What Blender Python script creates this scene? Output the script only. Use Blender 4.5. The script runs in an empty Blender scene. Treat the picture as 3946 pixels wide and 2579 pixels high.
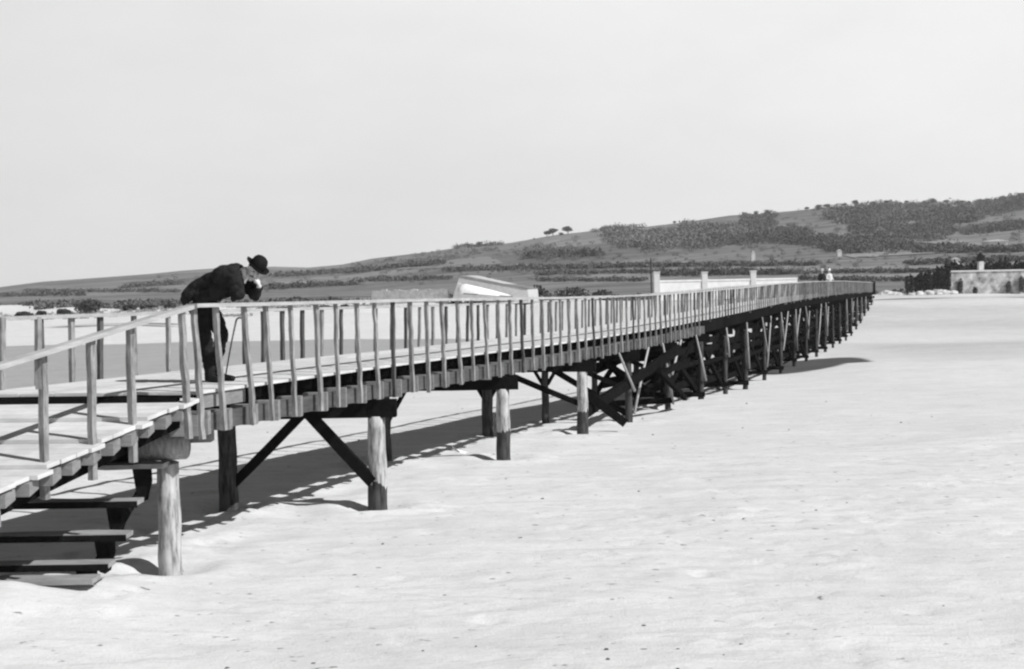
import bpy, bmesh, math, random
from mathutils import Vector, Matrix, noise
R = math.radians
rnd = random.Random(11)
sc = bpy.context.scene
col = sc.collection

# ------------------------------------------------------------------ camera
FPX = 4560.0; CX, CY = 1973.0, 1289.5
CAMZ = 3.0
cam_d = bpy.data.cameras.new('camera'); cam = bpy.data.objects.new('camera', cam_d); col.objects.link(cam)
cam_d.sensor_width = 36; cam_d.lens = 36*FPX/3946; cam_d.clip_end = 6000; cam_d.clip_start = .1
PITCH = math.atan(151/4560); ROLL = -1.03
RM = Matrix.Rotation(math.pi/2-PITCH, 3, 'X') @ Matrix.Rotation(R(ROLL), 3, 'Z')
cam.matrix_world = Matrix.Translation((0, 0, CAMZ)) @ RM.to_4x4()
sc.camera = cam
def ray(xs, ys): return RM @ Vector((xs-CX, CY-ys, -FPX))
def P(xs, ys, d):
    """point of the place that stands d metres out, from measured photo coordinates"""
    r = ray(xs, ys); return Vector((0, 0, CAMZ)) + r*(d/r.y)

# ------------------------------------------------------------------ helpers
class MB:
    def __init__(s): s.v = []; s.f = []
    def add(s, vs, fs):
        o = len(s.v); s.v += [tuple(v) for v in vs]; s.f += [tuple(i+o for i in f) for f in fs]
    def box(s, c, ax, ay, az):
        c = Vector(c); ax, ay, az = Vector(ax), Vector(ay), Vector(az)
        vs = [c+ax*i+ay*j+az*k for k in (-1, 1) for j in (-1, 1) for i in (-1, 1)]
        s.add(vs, [(0,2,3,1), (4,5,7,6), (0,1,5,4), (2,6,7,3), (0,4,6,2), (1,3,7,5)])
    def beam(s, a, b, w, h, side=None, jit=0.0, seg=1, taper=1.0):
        a, b = Vector(a), Vector(b); d = (b-a).normalized()
        sd = Vector(side) if side else (Vector((0, 0, 1)).cross(d) if abs(d.z) < .95 else Vector((1, 0, 0)))
        sd = (sd-d*sd.dot(d)).normalized(); up = d.cross(sd).normalized()
        rings = []; ph = rnd.random()*9
        for i in range(seg+1):
            t = i/seg; p = a.lerp(b, t)
            if jit and 0 < i < seg: p = p + sd*rnd.uniform(-jit, jit)+up*rnd.uniform(-jit, jit)
            k = 1+(taper-1)*t
            if jit: k *= rnd.uniform(.93, 1.07)
            rings.append([p+sd*(x*w/2*k)+up*(y*h/2*k) for x, y in ((-1,-1), (1,-1), (1,1), (-1,1))])
        s.add([q for r in rings for q in r],
              [(3,2,1,0), tuple(4*seg+i for i in range(4))] +
              [(4*i+j, 4*i+(j+1) % 4, 4*i+4+(j+1) % 4, 4*i+4+j) for i in range(seg) for j in range(4)])
    def tube(s, pts, radii, n=10, cap=True, rough=0.0):
        pts = [Vector(p) for p in pts]; vs = []; fs = []
        ph = rnd.random()*30
        for i, p in enumerate(pts):
            d = (pts[min(i+1, len(pts)-1)]-pts[max(i-1, 0)]).normalized()
            u = Vector((0, 1, 0)) if abs(d.y) < .9 else Vector((1, 0, 0))
            u = (u-d*u.dot(d)).normalized(); w = d.cross(u)
            for j in range(n):
                a = 2*math.pi*j/n
                r = radii[i]*(1+rough*noise.noise(Vector((math.cos(a)*1.5+ph, math.sin(a)*1.5, i*.5))))
                vs.append(p+u*(math.cos(a)*r)+w*(math.sin(a)*r))
        for i in range(len(pts)-1):
            for j in range(n):
                fs.append((i*n+j, i*n+(j+1) % n, (i+1)*n+(j+1) % n, (i+1)*n+j))
        if cap: fs.append(tuple(range(n))[::-1]); fs.append(tuple((len(pts)-1)*n+j for j in range(n)))
        s.add(vs, fs)
    def prism(s, pts, off):
        pts = [Vector(p) for p in pts]; off = Vector(off); n = len(pts)
        s.add(pts+[p+off for p in pts], [tuple(range(n))[::-1], tuple(range(n, 2*n))]+[(i, (i+1) % n, n+(i+1) % n, n+i) for i in range(n)])
    def sphere(s, c, ax, ay=None, az=None, n=12, m=8, rough=0, seed=0):
        c = Vector(c)
        if not isinstance(ax, Vector): ax, ay, az = Vector((ax, 0, 0)), Vector((0, ax if ay is None else ay, 0)), Vector((0, 0, ax if az is None else az))
        vs = [c-az]; 
        for i in range(1, m):
            th = math.pi*i/m
            for j in range(n):
                a = 2*math.pi*j/n; x, y, z = math.sin(th)*math.cos(a), math.sin(th)*math.sin(a), -math.cos(th)
                k = 1+rough*noise.noise(Vector((x*1.7+seed, y*1.7, z*1.7)))
                vs.append(c+(ax*x+ay*y+az*z)*k)
        vs.append(c+az); fs = []
        for j in range(n): fs.append((0, 1+(j+1) % n, 1+j))
        for i in range(m-2):
            for j in range(n):
                a = 1+i*n+j; b = 1+i*n+(j+1) % n; fs.append((a, b, b+n, a+n))
        l = len(vs)-1
        for j in range(n): fs.append((l, l-n+j, l-n+(j+1) % n))
        s.add(vs, fs)
    def build(s, name, m, parent=None, smooth=False, origin=None):
        me = bpy.data.meshes.new(name)
        o = bpy.data.objects.new(name, me); col.objects.link(o)
        vs = s.v
        if origin is not None:
            ox, oy, oz = origin; vs = [(a-ox, b-oy, c-oz) for a, b, c in vs]; o.location = origin
        me.from_pydata(vs, [], s.f); me.validate()
        bm = bmesh.new(); bm.from_mesh(me); bmesh.ops.recalc_face_normals(bm, faces=bm.faces); bm.to_mesh(me); bm.free()
        if smooth: me.polygons.foreach_set('use_smooth', [True]*len(me.polygons))
        if m: me.materials.append(m)
        if parent:
            o.parent = parent; o.location = Vector(o.location)-parent_world(parent)
        return o
def parent_world(p):
    v = Vector((0, 0, 0))
    while p: v += Vector(p.location); p = p.parent
    return v
def tag(o, label=None, cat=None, group=None, kind=None):
    if label: o['label'] = label
    if cat: o['category'] = cat
    if group: o['group'] = group
    if kind: o['kind'] = kind
    return o
def empty(name, loc, label, cat, group=None):
    o = bpy.data.objects.new(name, None); col.objects.link(o); o.location = loc; o.empty_display_size = .2
    return tag(o, label, cat, group)
def copy_tree(o, loc, label, rz=0, sc_=None):
    r = o.copy(); col.objects.link(r); r.location = loc; r.rotation_euler = (0, 0, rz); r['label'] = label
    if sc_: r.scale = sc_
    for ch in o.children:
        c = ch.copy(); col.objects.link(c); c.parent = r
    return r

# ------------------------------------------------------------------ materials (all monochrome)
def g(v): return (v, v, v, 1)
class NT:
    def __init__(s, name, rough=.9):
        s.m = bpy.data.materials.new(name); s.m.use_nodes = True; s.t = s.m.node_tree
        s.b = s.t.nodes['Principled BSDF']; s.b.inputs['Roughness'].default_value = rough
        s.b.inputs['Specular IOR Level'].default_value = .05
        s.co = s.n('ShaderNodeTexCoord').outputs['Object']
    def n(s, t, **k):
        x = s.t.nodes.new(t)
        for a, b in k.items(): setattr(x, a, b)
        return x
    def l(s, a, b): s.t.links.new(a, b)
    def mapping(s, scale, src=None):
        m = s.n('ShaderNodeMapping'); m.inputs['Scale'].default_value = scale; s.l(src or s.co, m.inputs['Vector']); return m.outputs[0]
    def noise(s, scale, detail=4, rough=.55, vec=None, dist=0):
        x = s.n('ShaderNodeTexNoise'); x.inputs['Scale'].default_value = scale; x.inputs['Detail'].default_value = detail
        x.inputs['Roughness'].default_value = rough; x.inputs['Distortion'].default_value = dist
        s.l(vec or s.co, x.inputs['Vector']); return x.outputs['Fac']
    def ramp(s, f, stops, interp='LINEAR'):
        x = s.n('ShaderNodeValToRGB'); e = x.color_ramp.elements; x.color_ramp.interpolation = interp
        e[0].position, e[0].color = stops[0][0], g(stops[0][1]); e[1].position, e[1].color = stops[-1][0], g(stops[-1][1])
        for p, v in stops[1:-1]: q = e.new(p); q.color = g(v)
        s.l(f, x.inputs[0]); return x.outputs[0]
    def math(s, op, a, b=None, clamp=False):
        x = s.n('ShaderNodeMath', operation=op, use_clamp=clamp)
        for i, v in enumerate((a, b)):
            if v is None: continue
            if isinstance(v, (int, float)): x.inputs[i].default_value = v
            else: s.l(v, x.inputs[i])
        return x.outputs[0]
    def mix(s, f, a, b):
        x = s.n('ShaderNodeMix', data_type='FLOAT')
        for i, v in ((0, f), (2, a), (3, b)):
            if isinstance(v, (int, float)): x.inputs[i].default_value = v
            else: s.l(v, x.inputs[i])
        return x.outputs[0]
    def col(s, v): s.l(v, s.b.inputs['Base Color'])
    def bump(s, h, strength, dist):
        x = s.n('ShaderNodeBump'); x.inputs['Strength'].default_value = strength; x.inputs['Distance'].default_value = dist
        s.l(h, x.inputs['Height']); s.l(x.outputs[0], s.b.inputs['Normal'])
def wood(name, lo, hi, scale=(3, 3, 3), island=.25, bump=.5):
    k = NT(name, .95); k.b.inputs['Specular IOR Level'].default_value = 0
    f1 = k.noise(1.0, 6, .65, k.mapping(tuple(c*6 for c in scale)))
    f2 = k.noise(2.5, 3, .6)
    c = k.ramp(k.math('ADD', k.math('MULTIPLY', f1, .6), k.math('MULTIPLY', f2, .4)), [(.3, lo), (.5, (lo+hi)/2), (.68, hi)])
    geo = k.n('ShaderNodeNewGeometry')
    v = k.math('ADD', k.math('MULTIPLY', geo.outputs['Random Per Island'], island), 1-island/2)
    k.col(k.math('MULTIPLY', c, v)); k.bump(f1, bump, .01); return k.m
M = {}
M['fascia'] = wood('grey_fascia_timber', .05, .12, (.5, .5, 4), .3)
M['deck'] = wood('sun_bleached_planks', .42, .62, (.6, .6, 3), .16)
M['rail'] = wood('pale_handrail_wood', .24, .46, (.5, .5, 4), .1)
M['post'] = wood('weathered_lath', .08, .37, (5, 5, .9), .6, .8)
M['postdark'] = wood('dark_weathered_lath', .03, .14, (5, 5, .7), .5)
M['block'] = wood('grey_joist_timber', .13, .27, (1.2, 1.2, 4), .35)
M['dark'] = wood('dark_and_shaded_timber', .005, .015, (2, 2, 2), .3)  # near-black timber; also carries the shade under the deck in its colour
M['pole'] = wood('peeled_pole', .25, .5, (4, 4, .8), .35)
M['stair'] = wood('stair_tread_wood', .16, .34, (.7, 3, 3), .25)
M['stairdark'] = wood('stair_timber_and_shade', .006, .018, (2, 2, 2), .25)
# pile: pale peeled trunk above a wet tidal mark; far row's shade painted in likewise
k = NT('tide_shade_trunk', .85)
sep = k.n('ShaderNodeSeparateXYZ'); k.l(k.co, sep.inputs[0])
n1 = k.noise(1.0, 5, .65, k.mapping((14, 14, 2.2))); n2 = k.noise(3.0, 3, .6)
pale = k.ramp(n1, [(.35, .16), (.5, .4), (.65, .52)])
patch = k.ramp(n2, [(.38, .35), (.5, 1)]); pale = k.math('MULTIPLY', pale, k.mix(.6, patch, 1.0))
zz = k.math('ADD', sep.outputs[2], k.math('ADD', k.math('MULTIPLY', k.math('SUBTRACT', n2, .5), .5), k.math('MULTIPLY', k.math('SUBTRACT', n1, .5), .3)))
wet = k.ramp(zz, [(.0, 1), (.5, 0)], 'CONSTANT')
att = k.n('ShaderNodeAttribute', attribute_type='OBJECT', attribute_name='tide_shade')
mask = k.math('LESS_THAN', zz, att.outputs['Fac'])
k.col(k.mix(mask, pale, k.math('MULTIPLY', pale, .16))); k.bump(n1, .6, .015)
M['pile'] = k.m
def flat(name, v, rough=.9, var=.25, scale=8, bump=0.0):
    k = NT(name, rough); n = k.noise(scale, 5, .6)
    k.col(k.ramp(n, [(.3, v*(1-var)), (.7, v*(1+var))]))
    if bump: k.bump(n, bump, .02)
    return k.m

# sand
k = NT('beach_sand', .95)
wavy = k.noise(.35, 4, .6, k.mapping((1, 1.6, 1)))
mid = k.noise(2.2, 5, .62, k.mapping((.55, 1.6, 1)))
fine = k.noise(38, 3, .6)
base = k.math('ADD', .592, k.math('ADD', k.math('MULTIPLY', k.math('SUBTRACT', wavy, .5), .20), k.math('MULTIPLY', k.math('SUBTRACT', mid, .5), .22)))
base = k.math('ADD', base, k.math('MULTIPLY', k.math('SUBTRACT', fine, .5), .09))
med = k.noise(9, 4, .65, k.mapping((.7, 1.3, 1)))
base = k.math('ADD', base, k.math('MULTIPLY', k.math('SUBTRACT', med, .5), .10))
wis = k.noise(.5, 6, .6, k.mapping((.35, 2.2, 1)), 1.2); wsk = k.ramp(wis, [(.47, 1), (.495, .86), (.52, 1)])
wis2 = k.ramp(wavy, [(.35, 0), (.6, 1)]); base = k.math('MULTIPLY', base, k.mix(wis2, 1.0, wsk))
sp = k.noise(9, 2, .5, k.mapping((.7, 1.3, 1))); spk = k.ramp(sp, [(.25, .3), (.31, 1)])
base = k.math('MULTIPLY', base, spk)
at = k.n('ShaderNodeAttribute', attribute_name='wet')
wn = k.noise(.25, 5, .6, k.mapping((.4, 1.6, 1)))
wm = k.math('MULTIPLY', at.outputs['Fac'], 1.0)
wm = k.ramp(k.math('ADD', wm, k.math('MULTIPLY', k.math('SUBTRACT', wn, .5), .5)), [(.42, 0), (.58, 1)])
at2 = k.n('ShaderNodeAttribute', attribute_name='scrub')
sn = k.noise(.8, 5, .7); sm = k.ramp(k.math('ADD', at2.outputs['Fac'], k.math('MULTIPLY', k.math('SUBTRACT', sn, .5), 1.2)), [(.5, 0), (.6, 1)])
at4 = k.n('ShaderNodeAttribute', attribute_name='damp'); base = k.math('MULTIPLY', base, k.math('SUBTRACT', 1.0, k.math('MULTIPLY', at4.outputs['Fac'], .28)))
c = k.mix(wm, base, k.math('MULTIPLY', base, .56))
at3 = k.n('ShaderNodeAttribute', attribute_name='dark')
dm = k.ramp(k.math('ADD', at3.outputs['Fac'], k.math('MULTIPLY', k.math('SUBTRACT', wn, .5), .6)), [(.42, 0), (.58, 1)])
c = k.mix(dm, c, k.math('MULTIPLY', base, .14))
c = k.mix(sm, c, .11)
k.col(c)
hh = k.math('ADD', k.math('MULTIPLY', mid, 1.0), k.math('ADD', k.math('MULTIPLY', fine, .22), k.math('MULTIPLY', med, .5)))
k.bump(hh, .42, .06)
M['sand'] = k.m
# hill fields
k = NT('hill_fields', .95)
vor = k.n('ShaderNodeTexVoronoi'); vor.inputs['Scale'].default_value = .012; vor.inputs['Randomness'].default_value = 1
k.l(k.mapping((.8, 1.3, 0)), vor.inputs['Vector'])
bw = k.n('ShaderNodeRGBToBW'); k.l(vor.outputs['Color'], bw.inputs[0])
n1 = k.noise(.02, 6, .65, k.mapping((.6, 1.6, 1))); n2 = k.noise(.16, 5, .7, k.mapping((.5, 1.4, 1)))
ter = k.n('ShaderNodeTexWave', wave_type='BANDS', bands_direction='Y'); ter.inputs['Scale'].default_value = .018; ter.inputs['Distortion'].default_value = 7; ter.inputs['Detail'].default_value = 4; ter.inputs['Detail Scale'].default_value = .6
k.l(k.mapping((.35, 1, 1)), ter.inputs['Vector'])
c = k.math('ADD', .118, k.math('ADD', k.math('MULTIPLY', bw.outputs[0], .12), k.math('MULTIPLY', k.math('SUBTRACT', n1, .5), .14)))
c = k.math('ADD', c, k.math('ADD', k.math('MULTIPLY', k.math('SUBTRACT', n2, .5), .17), k.math('MULTIPLY', k.math('SUBTRACT', ter.outputs['Fac'], .5), .05)))
k.col(k.math('MAXIMUM', c, .03)); k.bump(n2, .6, 2.5)
M['hill'] = k.m
M['leaf'] = flat('dark_foliage', .055, .9, .45, 1.5)
M['leafmid'] = flat('grey_foliage', .105, .9, .35, .03)
M['leafpale'] = flat('pale_scrub_foliage', .16, .9, .35, .03)
M['leafdark'] = flat('dense_dark_foliage', .035, .9, .4, 1.5)
M['trunk'] = flat('bark', .06)
M['tuft'] = flat('pale_dune_grass', .24, .9, .4, 3)
M['white'] = flat('whitewash', .6, .8, .08, 1.2)
M['stone'] = flat('mottled_masonry', .38, .9, .7, .8, .5)
M['roof'] = flat('grey_roof_boards', .2, .9, .2, 1)
M['rubble'] = flat('pale_rubble', .6, .9, .25, 1.5)
M['slab'] = flat('grey_boards', .45, .9, .15, 1.2)
M['hull'] = flat('white_hull_paint', .78, .6, .06, 3)
M['path'] = flat('pale_track', .24, .95, .3, .2)
M['rock'] = flat('pale_rock', .5, .9, .3, 3, .3)
M['pebble'] = flat('dark_pebble', .12, .9, .4, 9)
M['paper'] = flat('white_scrap', .88, .8, .05)
M['cloth'] = flat('black_wool', .02, .95, .35, 14, .2)
M['trouser'] = flat('dark_trousers', .016, .95, .35, 10, .2)
M['felt'] = flat('black_felt', .012, .7, .2, 20)
M['band'] = flat('hat_band_ribbon', .012, .4, .1)
M['skin'] = flat('skin', .55, .6, .06, 12)
M['hair'] = flat('dark_hair', .03, .7, .3, 60)
M['linen'] = flat('white_linen', .75, .8, .05)
M['leather'] = flat('shoe_leather', .02, .4, .2)
M['ldress'] = flat('light_dress', .6, .9, .1)
M['cane'] = flat('cane_wood', .1, .5, .2)

# ------------------------------------------------------------------ lines of the bridge, ground heights
def lerp(a, b, t): return a+(b-a)*t
def sstep(a, b, x): t = max(0, min(1, (x-a)/(b-a))); return t*t*(3-2*t)
def interp(tab, x):
    if x <= tab[0][0]: return tab[0][1]
    for (a, p), (b, q) in zip(tab, tab[1:]):
        if x <= b: return p+(q-p)*(x-a)/(b-a)
    return tab[-1][1]
TAN = .37
def NX(d): return -3.02+TAN*(d-14)
ZD = [(9, 2.02), (14, 2.015), (18, 2.02), (25, 1.99), (33, 2.01), (40, 2.10), (47.7, 2.22), (56, 2.39), (70, 2.55), (89, 2.69), (128, 2.73)]
def zd(d): return interp(ZD, d)
def gap(d): return lerp(2.72, 2.38, sstep(13, 25, d))
CR = Vector((-1, .06, 0))
AL = Vector((TAN, 1, 0)).normalized()      # along the bridge
OUT = Vector((AL.y, -AL.x, 0))             # to its sunny side
def N(d, z=0.0, out=0.0): return Vector((NX(d), d, zd(d)+z))+OUT*out
def F(d, z=0.0, out=0.0): return Vector((NX(d), d, zd(d)+z))+CR*gap(d)-OUT*out
HOL = [(-3.88, 13.2), (-1.97, 16.9), (-4.12, 16.95), (-.2, 21.7), (-2.45, 21.7), (1.55, 26.4), (-.65, 26.5), (2.98, 30.2), (.8, 30.2), (4.5, 34.4), (6.2, 39)]
def gz(x, y):
    z = -1.08*sstep(19, 56, y)
    if y < 42:
        for hx_, hy_ in HOL:
            q = ((x-hx_)/.42)**2+((y-hy_)/.36)**2
            if q < 9: z += -.10*math.exp(-q*1.3)+.05*math.exp(-(math.sqrt(q)-1.5)**2*3)
        z += .05*math.exp(-(((x-NX(y)+1.5)/1.1)**2))*noise.noise(Vector((x*1.3, y*1.3, 8)))*2
    z += 2.75*lerp(sstep(95, 215, y), sstep(92, 136, y), sstep(0, 24, x))
    z += .10*noise.noise(Vector((x*.12, y*.12, 3)))+.035*noise.noise(Vector((x*.55, y*.7, 7)))*max(0, 1-y/120)
    z += .27*math.exp(-(((x+5.2)/1.5)**2+((y-11.7)/.9)**2))
    if 30 < y < 150: z += .13*bumpf(42, 125, y, 12)*noise.noise(Vector((x*.03+2, y*.13, 4)))
    if x > 8:
        z += .30*sstep(42, 60.5, y)*(1-sstep(61, 63, y))*sstep(13, 19, x-(y-61)*.2)+.22*sstep(70, 84, y+.1*x)*(1-sstep(84.5, 87, y+.1*x))*sstep(24, 32, x)
    if y > 110:
        z += .9*sstep(120, 170, y)*max(0, noise.noise(Vector((x*.05+4, y*.03, 1))))
        if x < 20: z += .8*bumpf(168, 225, y, 14)*(.45+noise.noise(Vector((x*.11, y*.06, 5))))*(1-sstep(0, 20, x))
    return z

# ground sheet
def axis(parts):
    r = []
    for a, b, n in parts: r += [a+(b-a)*i/n for i in range(n)]
    r.append(parts[-1][1]); return r
ys = axis([(-40, 7, 16), (7, 24, 190), (24, 60, 150), (60, 250, 170)])
NU = 380; vs = []; fs = []; wet = []; scr = []; drk = []; dmp = []
dents = [(rnd.uniform(-7, 9), rnd.uniform(9, 22), rnd.uniform(.06, .16), rnd.uniform(.012, .045)) for _ in range(260)]
dg = {}
for tr_ in range(5):      # footprint trails
    x0, y0, a0 = rnd.uniform(-2, 8), rnd.uniform(9, 16), rnd.uniform(.2, 2.6)
    for i in range(34):
        a0 += rnd.uniform(-.08, .08); x0 += math.cos(a0)*.62; y0 += math.sin(a0)*.62
        sx_ = .13*(-1)**i; dents.append((x0-math.sin(a0)*sx_, y0+math.cos(a0)*sx_, rnd.uniform(.09, .14), rnd.uniform(.025, .05)))
for q in dents:
    for i in (-1, 0, 1):
        for j in (-1, 0, 1): dg.setdefault((int(q[0]//1)+i, int(q[1]//1)+j), []).append(q)
def bumpf(a, b, x, s): return sstep(a-s, a+s, x)*(1-sstep(b-s, b+s, x))
for y in ys:
    W = 14+abs(y)*.95
    for i in range(NU+1):
        x = (i/NU*2-1)*W; z = gz(x, y)
        if 7 < y < 45:
            z += .012*noise.noise(Vector((x*2.2, y*3.0, 5)))+.006*noise.noise(Vector((x*6, y*9, 5)))
            for q in dg.get((int(x//1), int(y//1)), ()):
                rr = ((x-q[0])**2+(y-q[1])**2)/(q[2]**2)
                if rr < 4: z += q[3]*(-math.exp(-rr)+.6*math.exp(-(math.sqrt(rr)-1.4)**2*5))
        vs.append((x, y, z))
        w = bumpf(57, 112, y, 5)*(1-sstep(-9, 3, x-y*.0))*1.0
        dk = 1.4*math.exp(-(((x-16.4-.5*(y-64))/2.5)**2+((y-64)/7.0)**2))  # dark wedge: shade of a scoured channel put into the sand colour
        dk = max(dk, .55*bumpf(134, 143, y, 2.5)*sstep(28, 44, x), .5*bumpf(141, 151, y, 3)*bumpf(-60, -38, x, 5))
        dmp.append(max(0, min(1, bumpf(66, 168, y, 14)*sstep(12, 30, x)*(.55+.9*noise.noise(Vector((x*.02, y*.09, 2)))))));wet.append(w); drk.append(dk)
        scr.append(sstep(196, 214, y) if x > 20 else .95*sstep(204, 226, y))
for j in range(len(ys)-1):
    for i in range(NU):
        a = j*(NU+1)+i; fs.append((a, a+1, a+NU+2, a+NU+1))
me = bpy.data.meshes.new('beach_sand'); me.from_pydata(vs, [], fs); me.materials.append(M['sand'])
me.polygons.foreach_set('use_smooth', [True]*len(fs))
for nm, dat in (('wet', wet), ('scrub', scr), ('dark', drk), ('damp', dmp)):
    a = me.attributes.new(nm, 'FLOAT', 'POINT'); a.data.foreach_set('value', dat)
o = bpy.data.objects.new('beach_sand', me); col.objects.link(o); tag(o, kind='structure')

# hills
SKY = [(-400, 690), (0, 668), (100, 655), (200, 648), (350, 637), (430, 629), (520, 623), (640, 620), (720, 622), (800, 615), (870, 601), (1000, 586),
       (1060, 577), (1170, 567), (1200, 563), (1290, 547), (1380, 537), (1450, 530), (1500, 528), (1600, 516), (1700, 501), (1780, 496), (1850, 490),
       (1950, 480), (2050, 475), (2150, 471), (2250, 472), (2330, 466), (2380, 458), (2800, 430)]
YR = 1000.0
def ridge(t):
    xs = CX+t*FPX; ysk = interp(SKY, xs/1.658)*1.658
    return P(xs, ysk, YR).z
def hz(x, y):
    t = x/max(y, 1); zr = ridge(t)
    s = (y-226)/(YR-226)
    if s <= 0: return 1.1+s*14
    A = min(1, zr/70)
    if s < 1: pr = .82*s**1.25+.18*s**.6*s
    else: pr = 1-(s-1)*1.2
    z = 1.5+(zr-1.5)*pr
    edge = max(0, 1-abs(s-1)*6)
    z += A*(1-edge)*s*(7*noise.noise(Vector((x*.006, y*.008, 0)))+3*noise.noise(Vector((x*.02, y*.024, 2))))
    z += (1-edge)*.6*noise.noise(Vector((x*.05, y*.05, 2)))
    return z
ths = [-.62+1.24*i/520 for i in range(521)]
yh = axis([(205, 330, 32), (330, 1000, 150), (1000, 1040, 8), (1040, 1500, 12)])
vs = [(t*y, y, hz(t*y, y)) for y in yh for t in ths]; n = len(ths)
fs = [(j*n+i, j*n+i+1, (j+1)*n+i+1, (j+1)*n+i) for j in range(len(yh)-1) for i in range(n-1)]
me = bpy.data.meshes.new('hills'); me.from_pydata(vs, [], fs); me.materials.append(M['hill']); me.polygons.foreach_set('use_smooth', [True]*len(fs))
o = bpy.data.objects.new('hills', me); col.objects.link(o); tag(o, kind='structure')
def ground(x, y): return max(gz(x, y) if y < 245 else -9, hz(x, y) if y > 190 else -9)
def hit(xd, yd, lo=120, hi=1000):
    """place on the terrain that a survey sight line (photo display coordinates) meets"""
    r = ray(xd*1.658, yd*1.658); d = lo
    while d < hi:
        p = Vector((0, 0, CAMZ))+r*(d/r.y)
        if p.z <= ground(p.x, p.y): return Vector((p.x, p.y, ground(p.x, p.y)))
        d += 2 if d < 300 else 4
    p = Vector((0, 0, CAMZ))+r*(hi/r.y); return Vector((p.x, p.y, ground(p.x, p.y)))

# ------------------------------------------------------------------ the footbridge
br = empty('timber_footbridge', (NX(13), 13, 0), 'long narrow timber footbridge on piles running away across the sand', 'footbridge')
END = 126.0
# deck of lengthwise boards
mb = MB(); NB = 7; d = 12.8
while d < END:
    L = 3.4 if d < 60 else 8; e = min(d+L, END+.2)
    for i in range(NB):
        sh = (i*1.3 % 2.2) if d > 12.9 else 0
        a0 = i/NB; a1 = (i+1)/NB
        g0 = .012 if i else 0; zz_ = rnd.uniform(-.004, .004)
        c = []
        for dd, t in ((d+.004, a0), (e-.004, a0), (e-.004, a1), (d+.004, a1)):
            w = (a0 if t == a0 else a1); off = g0*.5 if t == a0 else -g0*.5
            p = Vector((NX(dd), dd, zd(dd)+zz_))+CR*(gap(dd)*w+off); c.append(p)
        if i == 0:
            for q in (0, 1): c[q] += OUT*.025
        mb.prism([(p.x, p.y, p.z-.035) for p in c], (0, 0, .035))
    d = e
mb.build('deck', M['deck'], br)
mb = MB(); mb.beam(Vector((NX(12.77)+.02, 12.775, 1.955)), Vector((NX(12.77), 12.775, 1.955))+CR*2.9, .03, .06, seg=9, jit=.006); mb.build('deck_end_shade', M['dark'], br)  # near-black strip added to paint the shaded drop onto the ramp

# positions of the posts along the sunny side
nd = [12.60, 12.78, 13.17, 13.68, 14.12, 14.64, 15.24, 15.72, 16.27, 16.79, 17.32, 17.88, 18.44, 19.0]
while nd[-1] < END-.3: nd.append(nd[-1]+.57+rnd.uniform(-.05, .05))
fd = [12.9, 13.55, 14.15, 14.65, 15.1, 15.75, 16.4, 17.2, 18.1, 18.55, 19.05, 19.6, 20.15]
while fd[-1] < END-.3: fd.append(fd[-1]+.58+rnd.uniform(-.06, .06))
rest = MB(); cnt = 0; brest = MB(); bcnt = 0
for i, d in enumerate(nd):
    lean = lerp(.02, -.03, sstep(13, 19, d))+rnd.uniform(-.02, .02)
    top = N(d, .915, .045-lean*.2)+AL*rnd.uniform(-.02, .02); bot = N(d, -.46-rnd.choice((0, 0, 0, 0, .02, .05) if d < 40 else (0, 0, .02)), .095+lean*.75)+AL*rnd.uniform(-.035, .035)
    if d > 38.5: bot = N(d, rnd.choice((-.03, -.03, -.05, -.12)), .06)
    w = rnd.uniform(.045, .07); h = rnd.uniform(.04, .055)
    m_ = MB(); tgt = m_ if i < 60 else rest
    tgt.beam(bot, top, w, h, side=AL, jit=.0075 if i < 60 else 0, seg=9 if i < 60 else 1)
    if i < 60: m_.build('railing_post', M['postdark'] if rnd.random() < .2 else M['post'], br)
for i, d in enumerate(fd):
    top = F(d, .80, .02)+AL*rnd.uniform(-.03, .03); bot = F(d, -.25, .045)
    w = rnd.uniform(.05, .075); m_ = MB(); tgt = m_ if i < 35 else rest
    tgt.beam(bot, top, w, .05, side=AL, jit=.005 if i < 35 else 0, seg=5 if i < 35 else 1)
    if i < 35: m_.build('railing_post', M['postdark'] if rnd.random() < .45 else M['post'], br)
rest_o = rest.build('railing_post', M['post'], br); tag(rest_o, kind='stuff')
# handrails
mb = MB(); ds = [12.72]+[14+i*1.8 for i in range(63)]; ds = [x for x in ds if x < END]+[END]
for a, b in zip(ds, ds[1:]):
    j = rnd.uniform(-.006, .006)
    mb.beam(N(a, .935+j, .07), N(b, .935, .07), .14, .042)
mb.build('handrail', M['rail'], br)
mb = MB()
for a, b in zip(ds, ds[1:]): mb.beam(F(a, .825, 0), F(b, .822, 0), .105, .045)
mb.beam(F(12.72, .825), Vector((NX(9.2), 9.2, 2.86))+CR*2.75, .105, .045)
mb.build('handrail', M['rail'], br)
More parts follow.
